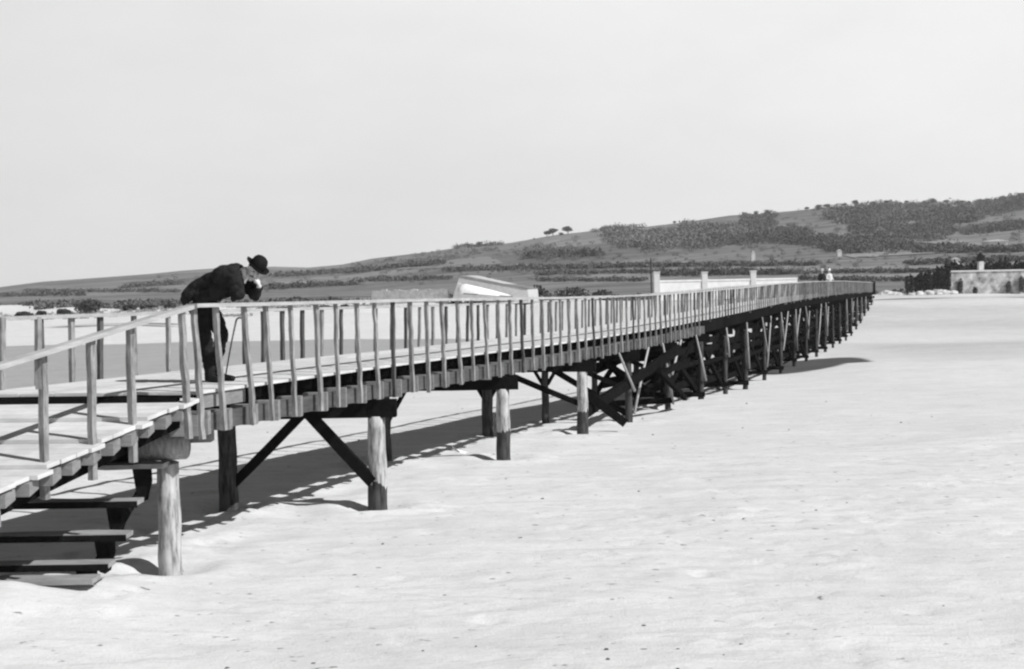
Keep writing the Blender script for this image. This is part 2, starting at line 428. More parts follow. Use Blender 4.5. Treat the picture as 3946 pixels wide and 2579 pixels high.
# joists, stringers, sawtooth blocks
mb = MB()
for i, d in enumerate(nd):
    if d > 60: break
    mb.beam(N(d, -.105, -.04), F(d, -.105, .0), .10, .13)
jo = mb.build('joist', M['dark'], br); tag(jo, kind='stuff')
mb = MB()
for a, b in zip(ds, ds[1:]):
    if a < 39: mb.beam(N(a, -.36, -.03), N(b, -.36, -.03), .035, .2)
mb.build('stringer', M['fascia'], br)
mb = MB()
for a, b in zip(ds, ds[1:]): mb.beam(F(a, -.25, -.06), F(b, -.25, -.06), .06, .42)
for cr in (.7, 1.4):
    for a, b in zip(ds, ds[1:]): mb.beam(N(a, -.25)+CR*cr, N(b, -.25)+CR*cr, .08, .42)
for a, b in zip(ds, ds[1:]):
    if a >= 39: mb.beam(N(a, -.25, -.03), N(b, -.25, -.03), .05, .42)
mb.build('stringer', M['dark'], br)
for i, (a, b) in enumerate(zip(nd, nd[1:])):
    if a > 39.5: break
    hgt = rnd.uniform(-.01, .012); dy = rnd.uniform(.11, .15)
    m_ = MB(); x1 = NX(a)+.135+rnd.uniform(-.01, .01); x0 = NX(a)-.17
    m_.box(((x0+x1)/2, a+.10+dy/2, zd(a)-.352+hgt), ((x1-x0)/2, 0, 0), (0, dy/2, 0), (0, 0, .122+rnd.uniform(-.008, .008)))
    m_.build('fascia_block', M['block'], br)
for a, b in ((12.9, 13.1), (13.3, 13.6)):
    m_ = MB(); m_.beam(N(a, -.12, -.02), N(b+.15, -.12, -.02), .03, .15); m_.build('infill_board', M['block'], br)
# ramp
def zr(d): return 2.0-.208*(12.8-d)
def RP(d, z=0, cr=0.0): return Vector((NX(d), d, zr(d)+z))+CR*cr
mb = MB(); d = 12.76; k_ = 0
steps = [(12.76, .0), (12.05, -.02), (11.35, -.045), (10.65, -.07), (9.9, -.09)]
while d > 8.4:
    w = rnd.uniform(.15, .2); st = [s_ for s_ in steps if d <= s_[0]+.01][-1]
    over = .07+.05*((st[0]-d) < .2)+rnd.uniform(-.014, .014)
    d1 = d-w+.007; zc = []
    for dd, cr in ((d, 0), (d, 2.85), (d1, 2.85), (d1, 0)):
        zo = .055*(st[0]-dd)-.075; p = RP(dd, zo, cr)
        if cr == 0: p += Vector((over, 0, 0))
        zc.append(p)
    mb.prism(zc, (0, 0, .04)); d -= w
mb.build('ramp_deck', M['deck'], br)
for i in range(16):
    d = 12.55-i*.26; m_ = MB()
    x1 = NX(d)+.055+rnd.uniform(-.01, .015); m_.box((x1-.12, d, zr(d)-.135), (.12, 0, 0), (0, .105, .02), (0, 0, .058)); m_.build('fascia_block', M['block'], br)
mb = MB()
for cr in (.14, .5, 1.4, 2.5): mb.beam(RP(12.8, -.23, cr), RP(8.6, -.19, cr), .10, .22)
mb.build('ramp_stringer', M['dark'], br)
rp = [(501, 1263, 11.85, 1782, 514), (350, 1317, 11.28, 1850, 358), (163, 1381, 10.72, 1925, 175)]
for xs, y0, d, y1, xb in rp:
    m_ = MB(); w = .066; m_.beam(P(xb, y1, d), P(xs, y0-8, d), w, .06, side=AL, jit=.005, seg=8); 
    m_.build('railing_post', M['post'], br)
m_ = MB(); m_.beam(RP(10.1, -.35), RP(10.1, .98), .066, .06, side=AL); m_.build('railing_post', M['post'], br)
m_ = MB(); m_.beam(P(150, 1388, 10.70), P(155, 1500, 10.70), .075, .03, side=(1, 0, 0)); m_.build('splice_board', M['post'], br)
mb = MB(); a = N(12.80, .935, .05); b = P(-160, 1459, 9.75); mb.beam(b, a, .11, .045, seg=4, jit=.004); mb.build('ramp_handrail', M['rail'], br)
# left end posts of the shaded side beyond the ramp head
for xs, y0, y1, d in ((8, 1224, 1502, 13.6), (147, 1222, 1486, 14.2)):
    m_ = MB(); m_.beam(P(xs, y1, d), P(xs, y0, d), .07, .05, side=AL); m_.build('railing_post', M['post'], br)

# bents
def pile(x, y, ztop, r, tide_shade, rough=.08, lean=0):
    z0 = gz(x, y)-.5; m_ = MB(); n_ = 12; pts = []; rs = []
    for i in range(n_+1):
        t = i/n_; wob = .006*math.sin(i*1.3+x*7)
        pts.append((x+wob+lean*(1-t), y+.01*math.cos(i*1.7+y), lerp(z0, ztop, t)-z0)); rs.append(r*lerp(1.08, .94, t))
    m_.v = []; m_.tube([(p[0]-x, p[1]-y, p[2]) for p in pts], rs, 16, rough=rough)
    o = m_.build('pile', M['pile'], br, smooth=False)
    for p in o.data.polygons:
        if len(p.vertices) == 4: p.use_smooth = True
    o.location = Vector((x, y, z0))-parent_world(br); o['tide_shade'] = float(tide_shade-z0); return o
bents = [13.2, 16.9, 21.7, 26.4, 30.2, 34.4, 39.0, 43.2, 47.5, 52.4, 57.5, 62.5]
while bents[-1] < END-6: bents.append(bents[-1]+5.2)
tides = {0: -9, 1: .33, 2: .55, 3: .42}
for i, d in enumerate(bents):
    zt = zd(d)-.47-.25
    xn = -3.88 if i == 0 else NX(d)-.02; wd = gap(d)-.25 if i else 2.5
    td = tides.get(i, 9)  # piles of later bents are dark over their full height
    zt1 = 1.20 if i == 0 else zt
    r = (.125, .135, .125, .125)[i] if i < 4 else rnd.uniform(.08, .10)
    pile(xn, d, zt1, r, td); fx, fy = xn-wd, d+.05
    if i == 1: fx = -4.12
    pile(fx, fy, zt, r*1.0, td if False else 9)  # far row dark to the top: shade under the deck painted on
    far = i > 24
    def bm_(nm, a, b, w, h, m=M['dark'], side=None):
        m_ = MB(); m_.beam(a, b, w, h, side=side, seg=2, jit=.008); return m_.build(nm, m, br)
    ce = (xn+.17, d+.01, zt+.11)
    if i == 0:
        m_ = MB(); m_.tube([(xn-.32, d, 1.385), (xn+.02, d, 1.39), (xn+.22, d, 1.39)], [.165, .165, .16], 14, rough=.1); m_.build('cap_beam', M['post'], br, True)
        bm_('cap_beam', (xn-.2, d+.12, 1.37), (xn-3.0, d+.2, 1.37), .22, .40); bm_('corbel', (xn-.35, d+.3, 1.52), (xn+.42, d+.35, 1.52), .22, .26, M['block'])  # left run of the cap near-black, its shaded side put into the colour
    else: bm_('cap_beam', (ce[0]+.12, ce[1], zt+.12), (fx-.25, fy, zt+.12), .22, .24)
    if i == 1:
        bm_('brace', P(900, 1865, 16.95), P(1170, 1590, 16.95), .10, .13); bm_('brace', P(1185, 1590, 16.9), P(1436, 1858, 16.8), .10, .15)
    if i >= 2:
        z1 = zt+.02; kz = .5
        for s_ in (-1, 1): bm_('brace', (fx+s_*.06, fy-.02, z1-kz-.1), (fx+s_*.42, fy, z1+.02), .07, .09)
        if i >= 3: bm_('brace', (fx+.35, fy, z1), (xn-.05, d, z1-.75), .09, .12)
    if i >= 4:
        gb = gz(xn, d)
        if i >= 5: bm_('ledger', (xn+.1, d-.14, gb+.28+.1*(i % 2)), (fx-.2, fy-.14, gb+.30), .12, .16)
        # thin pale raking poles on the sunny side
        hh = zt+.3-gb
        for s_ in (-1, 1):
            if i > 5 and rnd.random() < .38: continue
            e_ = s_*(rnd.uniform(1.0, 1.5) if i < 6 else rnd.uniform(.4, 1.7)); zl = zt-rnd.uniform(.3, .75)*hh; m_ = MB()
            tp = Vector((NX(d+e_)+.15, d+e_, zt+.26)); bt_ = Vector((xn+.12+r*.3, d+.1*s_, zl))
            m_.tube([tp, tp.lerp(bt_, .5)+Vector((rnd.uniform(-.02, .02), 0, 0)), bt_], [.026, .032, .036], 7, rough=.2)
            m_.build('raking_pole', M['pole'], br, True)
        bm_('brace', (xn-.05, d+.12, gb+.3), (fx, fy+.12, z1-.1), .08, .15); 
    if i >= 6:
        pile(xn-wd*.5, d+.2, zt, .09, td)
        bm_('brace', (xn-.05, d-.1, z1-.1), (fx, fy-.1, gb+.3), .08, .15)
        dn = bents[i-1]
        for cr in ((.15, wd+.1) if i >= 6 else ()):
            bm_('brace', Vector((NX(d), d, gb+.4))+CR*cr, Vector((NX(dn), dn, zd(dn)-.5))+CR*cr, .08, .17)
            bm_('brace', Vector((NX(dn), dn, gz(NX(dn), dn)+.4))+CR*cr, Vector((NX(d), d, zt+.1))+CR*(cr+.1), .08, .17)
        bm_('ledger', Vector((NX(dn), dn, gb+1.35))+CR*.12, Vector((NX(d), d, gb+1.35))+CR*.12, .1, .14)
        if i >= 6:
            for q_ in (.75, 1.75, 2.1):  # boards added near-black to fill the shaded depth under the deck
                if zd(d)-.7-gb > q_: bm_('ledger', Vector((NX(dn), dn, gb+q_))+CR*(.2+.02*q_), Vector((NX(d), d, gb+q_+rnd.uniform(-.1, .1)))+CR*(.2+.02*q_), .06, .22)
        if i >= 6:
            for q_, cr in ((.65, .9), (1.2, 1.1), (1.75, 1.2), (1.0, 1.9), (1.6, 2.1)):  # more near-black boards added to thicken the shade between bents
                if zd(d)-.6-gb > q_: bm_('ledger', Vector((NX(dn), dn, gb+q_+rnd.uniform(-.15, .15)))+CR*cr, Vector((NX(d), d, gb+q_+rnd.uniform(-.15, .15)))+CR*cr, .06, .3)
        if i % 2: bm_('ledger', Vector((NX(dn), dn, gb+.75))+CR*1.3, Vector((NX(d), d, gb+.75))+CR*1.3, .1, .2)
# the heavy crossed braces after the fourth bent
for a, b, w in ((P(2255, 1590, 26.9), P(2615, 1345, 34.4), .26), (P(2262, 1520, 27.2), P(2410, 1632, 27.2), .2), (P(2540, 1430, 30.4), P(2640, 1535, 34.0), .14), (P(2530, 1455, 30.5), P(2650, 1385, 34), .14)):
    m_ = MB(); m_.beam(a, b, .12, w); m_.build('brace', M['dark'], br)
m_ = MB(); m_.beam(N(END+.1, -.3, .1), N(END+.1, 1.1, .1), .35, .35); m_.build('end_post', M['dark'], br)

# ------------------------------------------------------------------ stairs
st = empty('stairs', (-4.9, 12.4, 0), 'steep open wooden stairs half buried in sand below the near end of the footbridge', 'stairs')
tr = [(640, 1792, 13.02, 415), (542, 1932, 12.65, None), (500, 2060, 12.3, None), (432, 2172, 12.05, None), (372, 2232, 11.8, None)]
for i, (xr, y, d, xl) in enumerate(tr):
    a = P(xr, y, d); b = Vector((a.x-(2.3 if xl is None else .75), a.y, a.z)); m_ = MB()
    m_.beam(a, b, .24, .05, seg=6, jit=.006); m_.build('tread', M['stair'], st)
    if 0 < i < 4:
        m_ = MB(); m_.beam(a+Vector((.0, -.128, -.012)), b+Vector((0, -.128, -.005)), .02, .066); m_.build('tread_front_shade', M['stairdark'], st)  # near-black strip paints the shaded front of the tread
for off, hid in ((-.28, 0), (-2.0, 1)):
    a = P(tr[0][0], tr[0][1], tr[0][2]); b = P(tr[4][0], tr[4][1], tr[4][2])
    a = Vector((a.x+off, a.y+.05, a.z-.16)); b = Vector((b.x+off, b.y+.05, b.z-.2))
    m_ = MB(); m_.beam(a+Vector((0, .1, -.05)), b+Vector((0, .1, -.05)), .04, .08)
    for (xr, y, d, xl) in tr[:4]:
        q = P(xr, y, d); q.x += off; m_.prism([(q.x-.08, q.y-.05, q.z-.03), (q.x+.08, q.y-.05, q.z-.03), (q.x+.085, q.y-.05, q.z-.2), (q.x+.03, q.y-.05, q.z-.40), (q.x-.03, q.y-.05, q.z-.38)], (0, .18, 0))
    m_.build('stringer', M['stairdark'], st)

# ------------------------------------------------------------------ people
def blob(name, shapes, voxel, mat, parent, smooth=3, folds=0):
    """one continuous surface grown from overlapping limbs"""
    mb = MB()
    for s in shapes:
        if s[0] == 'c':      # tapered limb
            _, a, b, r0, r1 = s; a, b = Vector(a), Vector(b); L = (b-a)
            mb.tube([a, a.lerp(b, .5), b], [r0, (r0+r1)/2, r1], 14)
            mb.sphere(a, r0, n=14, m=10); mb.sphere(b, r1, n=14, m=10)
        else:                # ellipsoid with axes
            _, c, ax, ay, az = s; mb.sphere(c, Vector(ax), Vector(ay), Vector(az), n=16, m=12)
    o = mb.build(name, mat, parent)
    md = o.modifiers.new('remesh', 'REMESH'); md.mode = 'VOXEL'; md.voxel_size = voxel; md.use_smooth_shade = True
    ms = o.modifiers.new('smooth', 'SMOOTH'); ms.iterations = smooth; ms.factor = .5
    dg_ = bpy.context.evaluated_depsgraph_get(); me = bpy.data.meshes.new_from_object(o.evaluated_get(dg_))
    o.modifiers.clear(); o.data = me
    if folds:
        nr = [v.normal.copy() for v in me.vertices]
        for v, n_ in zip(me.vertices, nr):
            q = v.co; w_ = abs(noise.noise(Vector((q.x*7+q.z*3, q.y*7, q.z*13-q.x*6))))*2-.5+.5*noise.noise(Vector((q.x*22, q.y*22, q.z*26)))
            v.co = q+n_*(w_*folds)
    if not me.materials: me.materials.append(mat)
    return o
def q3(x, y, d): return P(650+x*.3855, 940+y*.3855, d)
pm = empty('person', q3(430, 1385, 14.3), 'person in black bowler hat and dark suit bending over the railing, chin in hand', 'person')
pm.location.z = zd(14.3)
dz = 0
hipN, hipF = q3(265, 590, 14.2), q3(330, 600, 14.42)
kneeN, ankN = q3(365, 960, 14.22), q3(415, 1310, 14.22)
kneeF, ankF = q3(545, 905, 14.36), q3(470, 1270, 14.5)
pel = q3(290, 540, 14.3); sp1 = q3(400, 430, 14.22); ch = q3(560, 355, 14.12); nb = q3(690, 300, 14.05)
shN, shF = q3(640, 345, 13.88), q3(700, 300, 14.2)
elN, wrN = q3(705, 525, 13.86), q3(640, 548, 13.93)
elF, wrF = q3(858, 520, 14.02), q3(905, 425, 13.93)
up = Vector((.62, -.12, .76)).normalized(); fw = Vector((.42, -.86, -.40)); fw = (fw-up*fw.dot(up)).normalized(); sd = fw.cross(up).normalized()
hc = q3(856, 262, 13.98)
def H(s_, f_, u_): return hc+sd*s_+fw*f_+up*u_
def finger(base, pts, r): return [('c', a, b, r, r*.85) for a, b in zip([base]+pts, pts)]
body = [('c', hipN, kneeN, .078, .052), ('c', kneeN, ankN, .050, .036), ('c', hipF, kneeF, .078, .052), ('c', kneeF, ankF, .050, .036),
        ('c', pel, sp1, .13, .12), ('c', sp1, ch, .12, .14), ('c', ch, nb, .14, .08), ('c', nb, H(0, -.03, -.06), .058, .054),
        ('c', ch, shN, .10, .06), ('c', ch, shF, .10, .06), ('c', shN, elN, .052, .042), ('c', elN, wrN, .040, .028), ('c', shF, elF, .052, .042), ('c', elF, wrF, .040, .028),
        ('c', ankN, q3(455, 1360, 14.16), .036, .032), ('c', ankF, q3(600, 1352, 14.4), .036, .032),
        ('e', H(0, -.01, .035), sd*.075, fw*.095, up*.09), ('e', H(0, .015, -.035), sd*.062, fw*.078, up*.085), ('e', H(0, .055, -.10), sd*.035, fw*.035, up*.03),
        ('c', H(0, .088, .01), H(0, .112, -.030), .009, .015), ('e', H(.078, -.005, -.01), sd*.012, fw*.02, up*.032), ('e', H(-.078, -.005, -.01), sd*.012, fw*.02, up*.032),
        ('e', H(.036, .080, -.022), sd*.022, fw*.014, up*.018), ('e', H(-.036, .080, -.022), sd*.022, fw*.014, up*.018), ('c', H(-.045, .082, .022), H(.045, .082, .022), .010, .010),
        ('c', H(-.02, .088, -.068), H(.02, .088, -.068), .007, .007)]
hF = q3(902, 398, 13.92)   # hand under the chin
body += [('e', hF, Vector((.018, 0, 0)), Vector((0, .036, 0)), Vector((0, 0, .045)))]
for i_, (dx, dy) in enumerate(((-.0, -.030), (.004, -.010), (.004, .010), (.0, .028))):
    b0 = hF+Vector((dx, dy, .03)); L = (.036, .042, .040, .032)[i_]
    body += finger(b0, [b0+Vector((-.012, 0, L)), b0+Vector((-.042, .002, L+.008)), b0+Vector((-.058, .004, L-.012))], .0095)
b0 = hF+Vector((-.004, -.036, -.005)); body += finger(b0, [b0+Vector((-.012, -.016, .03)), b0+Vector((-.028, -.012, .052))], .0105)
hN = q3(612, 560, 13.95)   # hand lying on the rail
body += [('e', hN, Vector((.044, 0, 0)), Vector((0, .034, 0)), Vector((0, 0, .016))), ('c', wrN, hN, .026, .02)]
for i_, dy in enumerate((-.028, -.010, .009, .026)):
    b0 = hN+Vector((-.036, dy, 0)); L = (.03, .036, .033, .026)[i_]
    body += finger(b0, [b0+Vector((-L, -.002, .006)), b0+Vector((-L*1.6, -.003, -.010)), b0+Vector((-L*1.9, -.003, -.03))], .0088)
b0 = hN+Vector((.0, -.034, 0)); body += finger(b0, [b0+Vector((-.025, -.018, .0)), b0+Vector((-.048, -.02, -.006))], .0098)
blob('body', body, .006, M['skin'], pm, 2)
blob('jacket', [('c', q3(255, 545, 14.3), q3(390, 420, 14.25), .165, .145), ('c', q3(390, 425, 14.25), q3(560, 350, 14.12), .142, .15), ('c', q3(560, 345, 14.12), q3(672, 290, 14.05), .15, .122),
        ('e', q3(245, 520, 14.3), Vector((.13, 0, 0)), Vector((0, .19, 0)), Vector((0, 0, .11))),
        ('c', q3(330, 520, 14.1), q3(500, 470, 14.02), .09, .10), ('c', q3(500, 470, 14.0), q3(640, 400, 13.95), .12, .11),
        ('c', q3(560, 330, 14.0), q3(650, 335, 13.90), .15, .105), ('c', q3(650, 330, 13.90), q3(700, 500, 13.86), .105, .078), ('c', q3(690, 515, 13.86), q3(655, 535, 13.90), .060, .05),
        ('c', q3(700, 330, 14.15), q3(800, 430, 14.12), .10, .09), ('c', q3(800, 420, 14.12), q3(858, 505, 14.04), .085, .072), ('c', q3(858, 505, 14.03), q3(890, 450, 13.97), .078, .055)],
     .009, M['cloth'], pm, 4, .014)
blob('trousers', [('c', q3(285, 560, 14.24), q3(365, 950, 14.2), .125, .088), ('c', q3(365, 950, 14.2), q3(418, 1325, 14.2), .088, .062),
        ('c', q3(370, 570, 14.38), q3(530, 900, 14.34), .125, .085), ('c', q3(530, 900, 14.34), q3(462, 1280, 14.48), .085, .058)], .009, M['trouser'], pm, 4, .012)
for a, b in ((q3(395, 1352, 14.22), q3(520, 1368, 14.08)), (q3(480, 1335, 14.5), q3(640, 1352, 14.32))):
    a.z = zd(14.3)+.055; b.z = zd(14.3)+.04
    blob('shoe', [('c', a, a.lerp(b, .5), .045, .043), ('c', a.lerp(b, .5), b, .043, .034), ('c', a, a+Vector((0, 0, .06)), .042, .045)], .007, M['leather'], pm, 2)
mb = MB(); mb.tube([q3(742, 302, 14.03), q3(770, 296, 14.02), q3(800, 288, 14.01)], [.086, .080, .070], 20, cap=False); c_ = mb.build('collar', M['linen'], pm, True)
md = c_.modifiers.new('thick', 'SOLIDIFY'); md.thickness = .006
mb = MB(); mb.prism([q3(760, 400, 13.88), q3(800, 330, 13.86), q3(782, 300, 13.9), q3(752, 380, 13.88)], (.0, .02, 0)); mb.build('shirt_front', M['linen'], pm)
hair = blob('hair', [('e', H(0, -.03, .03), sd*.082, fw*.082, up*.085), ('e', H(.07, -.015, .02), sd*.016, fw*.028, up*.04), ('e', H(-.07, -.015, .02), sd*.016, fw*.028, up*.04)], .007, M['hair'], pm, 2)
blob('moustache', [('c', H(-.038, .088, -.062), H(0, .104, -.050), .006, .010), ('c', H(0, .104, -.050), H(.038, .088, -.062), .010, .006)], .004, M['hair'], pm, 1)
for s_ in (-1, 1):
    mb = MB(); mb.sphere(H(s_*.030, .088, .004), .009, n=10, m=8); mb.build('eye', M['hair'], pm, True)
# bowler hat
ht = MB(); prof = [(.0, .20), (.04, .197), (.075, .18), (.096, .145), (.102, .10), (.100, .055), (.100, .05), (.145, .052), (.158, .068), (.163, .070), (.155, .045), (.135, .036), (.094, .034), (.09, .08), (.0, .17)]
vs = []; n_ = 28
for r_, z_ in prof:
    for j in range(n_):
        a = 2*math.pi*j/n_; curl = .022*abs(math.sin(a))**2*(r_ > .12)
        vs.append(H(math.sin(a)*r_*.93, math.cos(a)*r_*1.06, z_-.005+curl))
fs = [(i*n_+j, i*n_+(j+1) % n_, (i+1)*n_+(j+1) % n_, (i+1)*n_+j) for i in range(len(prof)-1) for j in range(n_)]
ht.add(vs, fs); hat = ht.build('bowler_hat', M['felt'], pm, True)
mb = MB(); mb.tube([H(0, 0, .048), H(0, 0, .078)], [.104, .105], 28, cap=False); mb.build('hat_band', M['band'], hat, True)
# cane
cn = empty('walking_stick', q3(560, 1310, 14.55), 'thin dark walking stick propped between the bowler-hatted man and the far railing', 'walking stick')
mb = MB(); a = q3(560, 1318, 14.55); a.z = zd(14.5)+.004; mb.tube([a, q3(625, 1000, 14.42), q3(672, 780, 14.32)], [.009, .010, .012], 8); mb.build('shaft', M['cane'], cn, True)
top = q3(672, 780, 14.32); mb = MB(); mb.tube([top+Vector((.05*(1-math.cos(t)), 0, .05*math.sin(t))) for t in [0, .6, 1.2, 1.8, 2.4, 3.0]], [.012]*6, 8); mb.build('handle', M['cane'], cn, True)

def stander(loc, rz, coat, lower, hatm, label, wide=False, hatw=.16):
    t = empty('person', loc, label, 'person'); c = math.cos(rz); s = math.sin(rz)
    def L(x, y, z): return Vector(loc)+Vector((x*c-y*s, x*s+y*c, z))
    blob('body', [('c', L(-.09, 0, .88), L(-.1, .02, .48), .08, .055), ('c', L(-.1, .02, .48), L(-.1, 0, .06), .052, .04), ('c', L(.09, 0, .88), L(.1, .02, .48), .08, .055), ('c', L(.1, .02, .48), L(.1, 0, .06), .052, .04),
                  ('c', L(-.1, 0, .05), L(-.1, -.14, .04), .04, .03), ('c', L(.1, 0, .05), L(.1, -.14, .04), .04, .03),
                  ('c', L(0, 0, .92), L(0, -.02, 1.3), .14, .15), ('c', L(-.17, -.02, 1.38), L(.17, -.02, 1.38), .07, .07), ('c', L(0, -.02, 1.38), L(0, -.04, 1.56), .06, .055),
                  ('c', L(-.19, -.02, 1.37), L(-.26, -.05, 1.1), .05, .042), ('c', L(-.26, -.05, 1.1), L(-.16, -.27, 1.02), .04, .03), ('c', L(.19, -.02, 1.37), L(.26, -.05, 1.1), .05, .042), ('c', L(.26, -.05, 1.1), L(.16, -.27, 1.02), .04, .03),
                  ('e', L(-.14, -.33, 1.02), Vector((.03, 0, 0)), Vector((0, .06, 0)), Vector((0, 0, .02))), ('e', L(.14, -.33, 1.02), Vector((.03, 0, 0)), Vector((0, .06, 0)), Vector((0, 0, .02))),
                  ('e', L(0, -.05, 1.64), Vector((.078, 0, 0)), Vector((0, .09, 0)), Vector((0, 0, .115))), ('c', L(0, -.13, 1.65), L(0, -.155, 1.62), .012, .015)], .014, M['skin'], t, 2)
    blob('coat', [('c', L(0, 0, .85), L(0, -.02, 1.32), .2, .19), ('c', L(-.17, -.02, 1.37), L(.17, -.02, 1.37), .1, .1), ('c', L(-.2, -.02, 1.36), L(-.27, -.05, 1.1), .075, .065), ('c', L(-.27, -.05, 1.1), L(-.18, -.24, 1.03), .06, .045),
                  ('c', L(.2, -.02, 1.36), L(.27, -.05, 1.1), .075, .065), ('c', L(.27, -.05, 1.1), L(.18, -.24, 1.03), .06, .045)], .018, coat, t, 3)
    if wide: blob('skirt', [('c', L(0, 0, .95), L(0, .02, .2), .18, .3)], .02, lower, t, 3)
    else: blob('trousers', [('c', L(-.09, 0, .9), L(-.1, 0, .1), .11, .075), ('c', L(.09, 0, .9), L(.1, 0, .1), .11, .075)], .018, lower, t, 3)
    mb = MB(); q = L(0, -.04, 0)
    mb.tube([(q.x, q.y, q.z+1.70), (q.x, q.y, q.z+1.71), (q.x, q.y, q.z+1.715), (q.x, q.y, q.z+1.80), (q.x, q.y, q.z+1.84)], [hatw, hatw, .10, .095, .06], 16); mb.build('hat', hatm, t, True)
    return t
stander((NX(82)-.55, 82.3, zd(82)), R(20), M['cloth'], M['trouser'], M['rock'], 'distant person in black coat and grey hat standing at the far end of the bridge')
stander((NX(84)-.45, 83.6, zd(84)), R(30), M['ldress'], M['ldress'], M['linen'], 'distant person in light dress and broad white hat at the far end of the bridge', True, .24)

# ------------------------------------------------------------------ beach and background things
sb = empty('scrap', P(1775, 1690, 22.4), 'small white curled scrap lying at the edge of the shade of the bridge', 'litter')
sb.location.z = gz(sb.location.x, sb.location.y)
mb = MB(); p0 = Vector(sb.location)
pts = [(-.17, 0, .16, .02), (-.10, 0, .09, .05), (0, .02, .05, .06), (.09, .02, .03, .035), (.16, 0, .06, .012)]
vs = []
for x, y, z, w in pts:
    for dy, dz_ in ((-w, 0), (w, .02), (w, .03), (-w, .012)): vs.append(p0+Vector((x, y+dy, z+dz_)))
mb.add(vs, [(0, 1, 2, 3), (16, 17, 18, 19)]+[(4*i+j, 4*i+(j+1) % 4, 4*i+4+(j+1) % 4, 4*i+4+j) for i in range(4) for j in range(4)])
mb.build('sheet', M['paper'], sb)
# small debris on the sand
mb = MB()
for i in range(75):
    y = 8.8+rnd.random()**1.6*45; x = rnd.uniform(-.5, .5)*y*.95
    if x < NX(y)+.6 and y < 60: x = abs(x)+NX(y)+.8 if NX(y) < 0 else x+NX(y)*.2
    r = rnd.uniform(.005, .014)*(1+y/40); mb.sphere((x, y, gz(x, y)+r*.25), r*rnd.uniform(1, 1.8), r, r*.6, n=7, m=5, rough=.5, seed=i)
tag(mb.build('pebbles', M['pebble']), 'dark pebbles and bits of weed strewn over the pale sand', 'pebbles', kind='stuff')

def onz(x, y): return Vector((x, y, ground(x, y)))
def bush(mb, c, r, h, n, seed, leaf=.28, lo=-1):
    rr = random.Random(seed)
    for i in range(n):
        a = rr.random()*6.283; e = rr.uniform(lo, 1); k_ = rr.uniform(.45, 1.0)
        lump = 1+.35*noise.noise(Vector((math.cos(a)*1.5+seed, math.sin(a)*1.5, e*2)))
        ce = math.sqrt(max(0, 1-min(1, abs(e))**2))
        p = Vector(c)+Vector((math.cos(a)*ce*r*k_*lump, math.sin(a)*ce*r*k_*lump, h*(.5+.5*e*k_*lump)))
        s = leaf*rr.uniform(.6, 1.3)
        u = Vector((rr.uniform(-1, 1), rr.uniform(-1, 1), rr.uniform(-1, 1))).normalized(); v = u.cross(Vector((rr.uniform(-1, 1), rr.uniform(-1, 1), rr.uniform(-1, 1)))).normalized()
        mb.add([p-u*s, p+v*s*.6, p+u*s, p-v*s*.6], [(0, 1, 2, 3)])
# dune shrubs at the left
SH = [(207, 712, 34, 30, 'wide dark rounded shrub, largest on the dune at the left', 0), (148, 722, 16, 14, 'small dark dome-shaped shrub on the dune left of the widest shrub', 0), (55, 720, 20, 12, 'ragged dark shrub on the dune at the far left edge', 0), (95, 718, 12, 12, 'little dark shrub between the ragged shrub and the dome-shaped one', 0),
      (300, 714, 16, 12, 'low dark shrub in pale tufts right of the widest dune shrub', 0), (345, 716, 18, 10, 'spreading low shrub on the dune behind the head of the ramp', 0), (395, 712, 14, 10, 'small dark shrub on the dune just left of the man', 0),
      (655, 693, 14, 7, 'small dark shrub on the dune just right of the man', 0), (755, 692, 16, 7, 'dark flat shrub lying on the pale dune crest right of the man', 0), (800, 688, 10, 6, 'tiny dark shrub at the left end of the low bank', 0)]
for i, (x, y, w, h, lab, _) in enumerate(SH):
    d = 175; p = P(x*1.658, y*1.658, d); p.z = ground(p.x, p.y); k_ = 1.658*d/FPX
    sh = empty('shrub', p, lab, 'shrub', 'shrubs on the dunes'); mb = MB(); bush(mb, p, w*k_, h*k_*1.1, 700, i, .22); mb.build('foliage', M['leaf'], sh)
    mb = MB(); mb.tube([p-Vector((0, 0, .2)), p+Vector((.05, 0, .4*h*k_))], [.07, .04], 6); mb.build('stem', M['trunk'], sh)
mb = MB()
for i in range(1500):
    xd = rnd.uniform(0, 860); y = rnd.uniform(165, 195); p = P(xd*1.658, 1200, y); z = ground(p.x, y)
    if noise.noise(Vector((p.x*.08, y*.05, 9))) < -.02: continue
    for j in range(7):
        a = rnd.random()*6.28; l = rnd.uniform(.15, .5); b = Vector((p.x+rnd.uniform(-.3, .3), y, z)); t_ = b+Vector((math.cos(a)*.25, math.sin(a)*.25, l)); w = Vector((.06, .02, 0))
        mb.add([b-w, b+w, t_], [(0, 1, 2)])
sc_b = MB()
for i in range(420):
    y = rnd.uniform(196, 232); xd = rnd.uniform(-30, 1250) if rnd.random() < .75 else rnd.uniform(1250, 2100); p = P(xd*1.658, 1150, y); p.z = ground(p.x, y)
    if noise.noise(Vector((p.x*.05, y*.1, 3))) < -.25: continue
    bush(sc_b, p, rnd.uniform(.7, 2.2), rnd.uniform(.5, 1.3), 26, i, .4)
tag(sc_b.build('scrub', M['leafmid']), 'low grey scrub along the foot of the hill behind the beach', 'scrub', kind='stuff')
tag(mb.build('dune_grass', M['tuft']), 'pale tufts of dune grass along the back of the beach', 'grass', kind='stuff')

def gbox(mb, x0, x1, y0, y1, z0, z1, ang=0, c=(0, 0)):
    cx, cy = (x0+x1)/2, (y0+y1)/2; ca, sa = math.cos(ang), math.sin(ang)
    mb.box((cx, cy, (z0+z1)/2), (ca*(x1-x0)/2, sa*(x1-x0)/2, 0), (-sa*(y1-y0)/2, ca*(y1-y0)/2, 0), (0, 0, (z1-z0)/2))
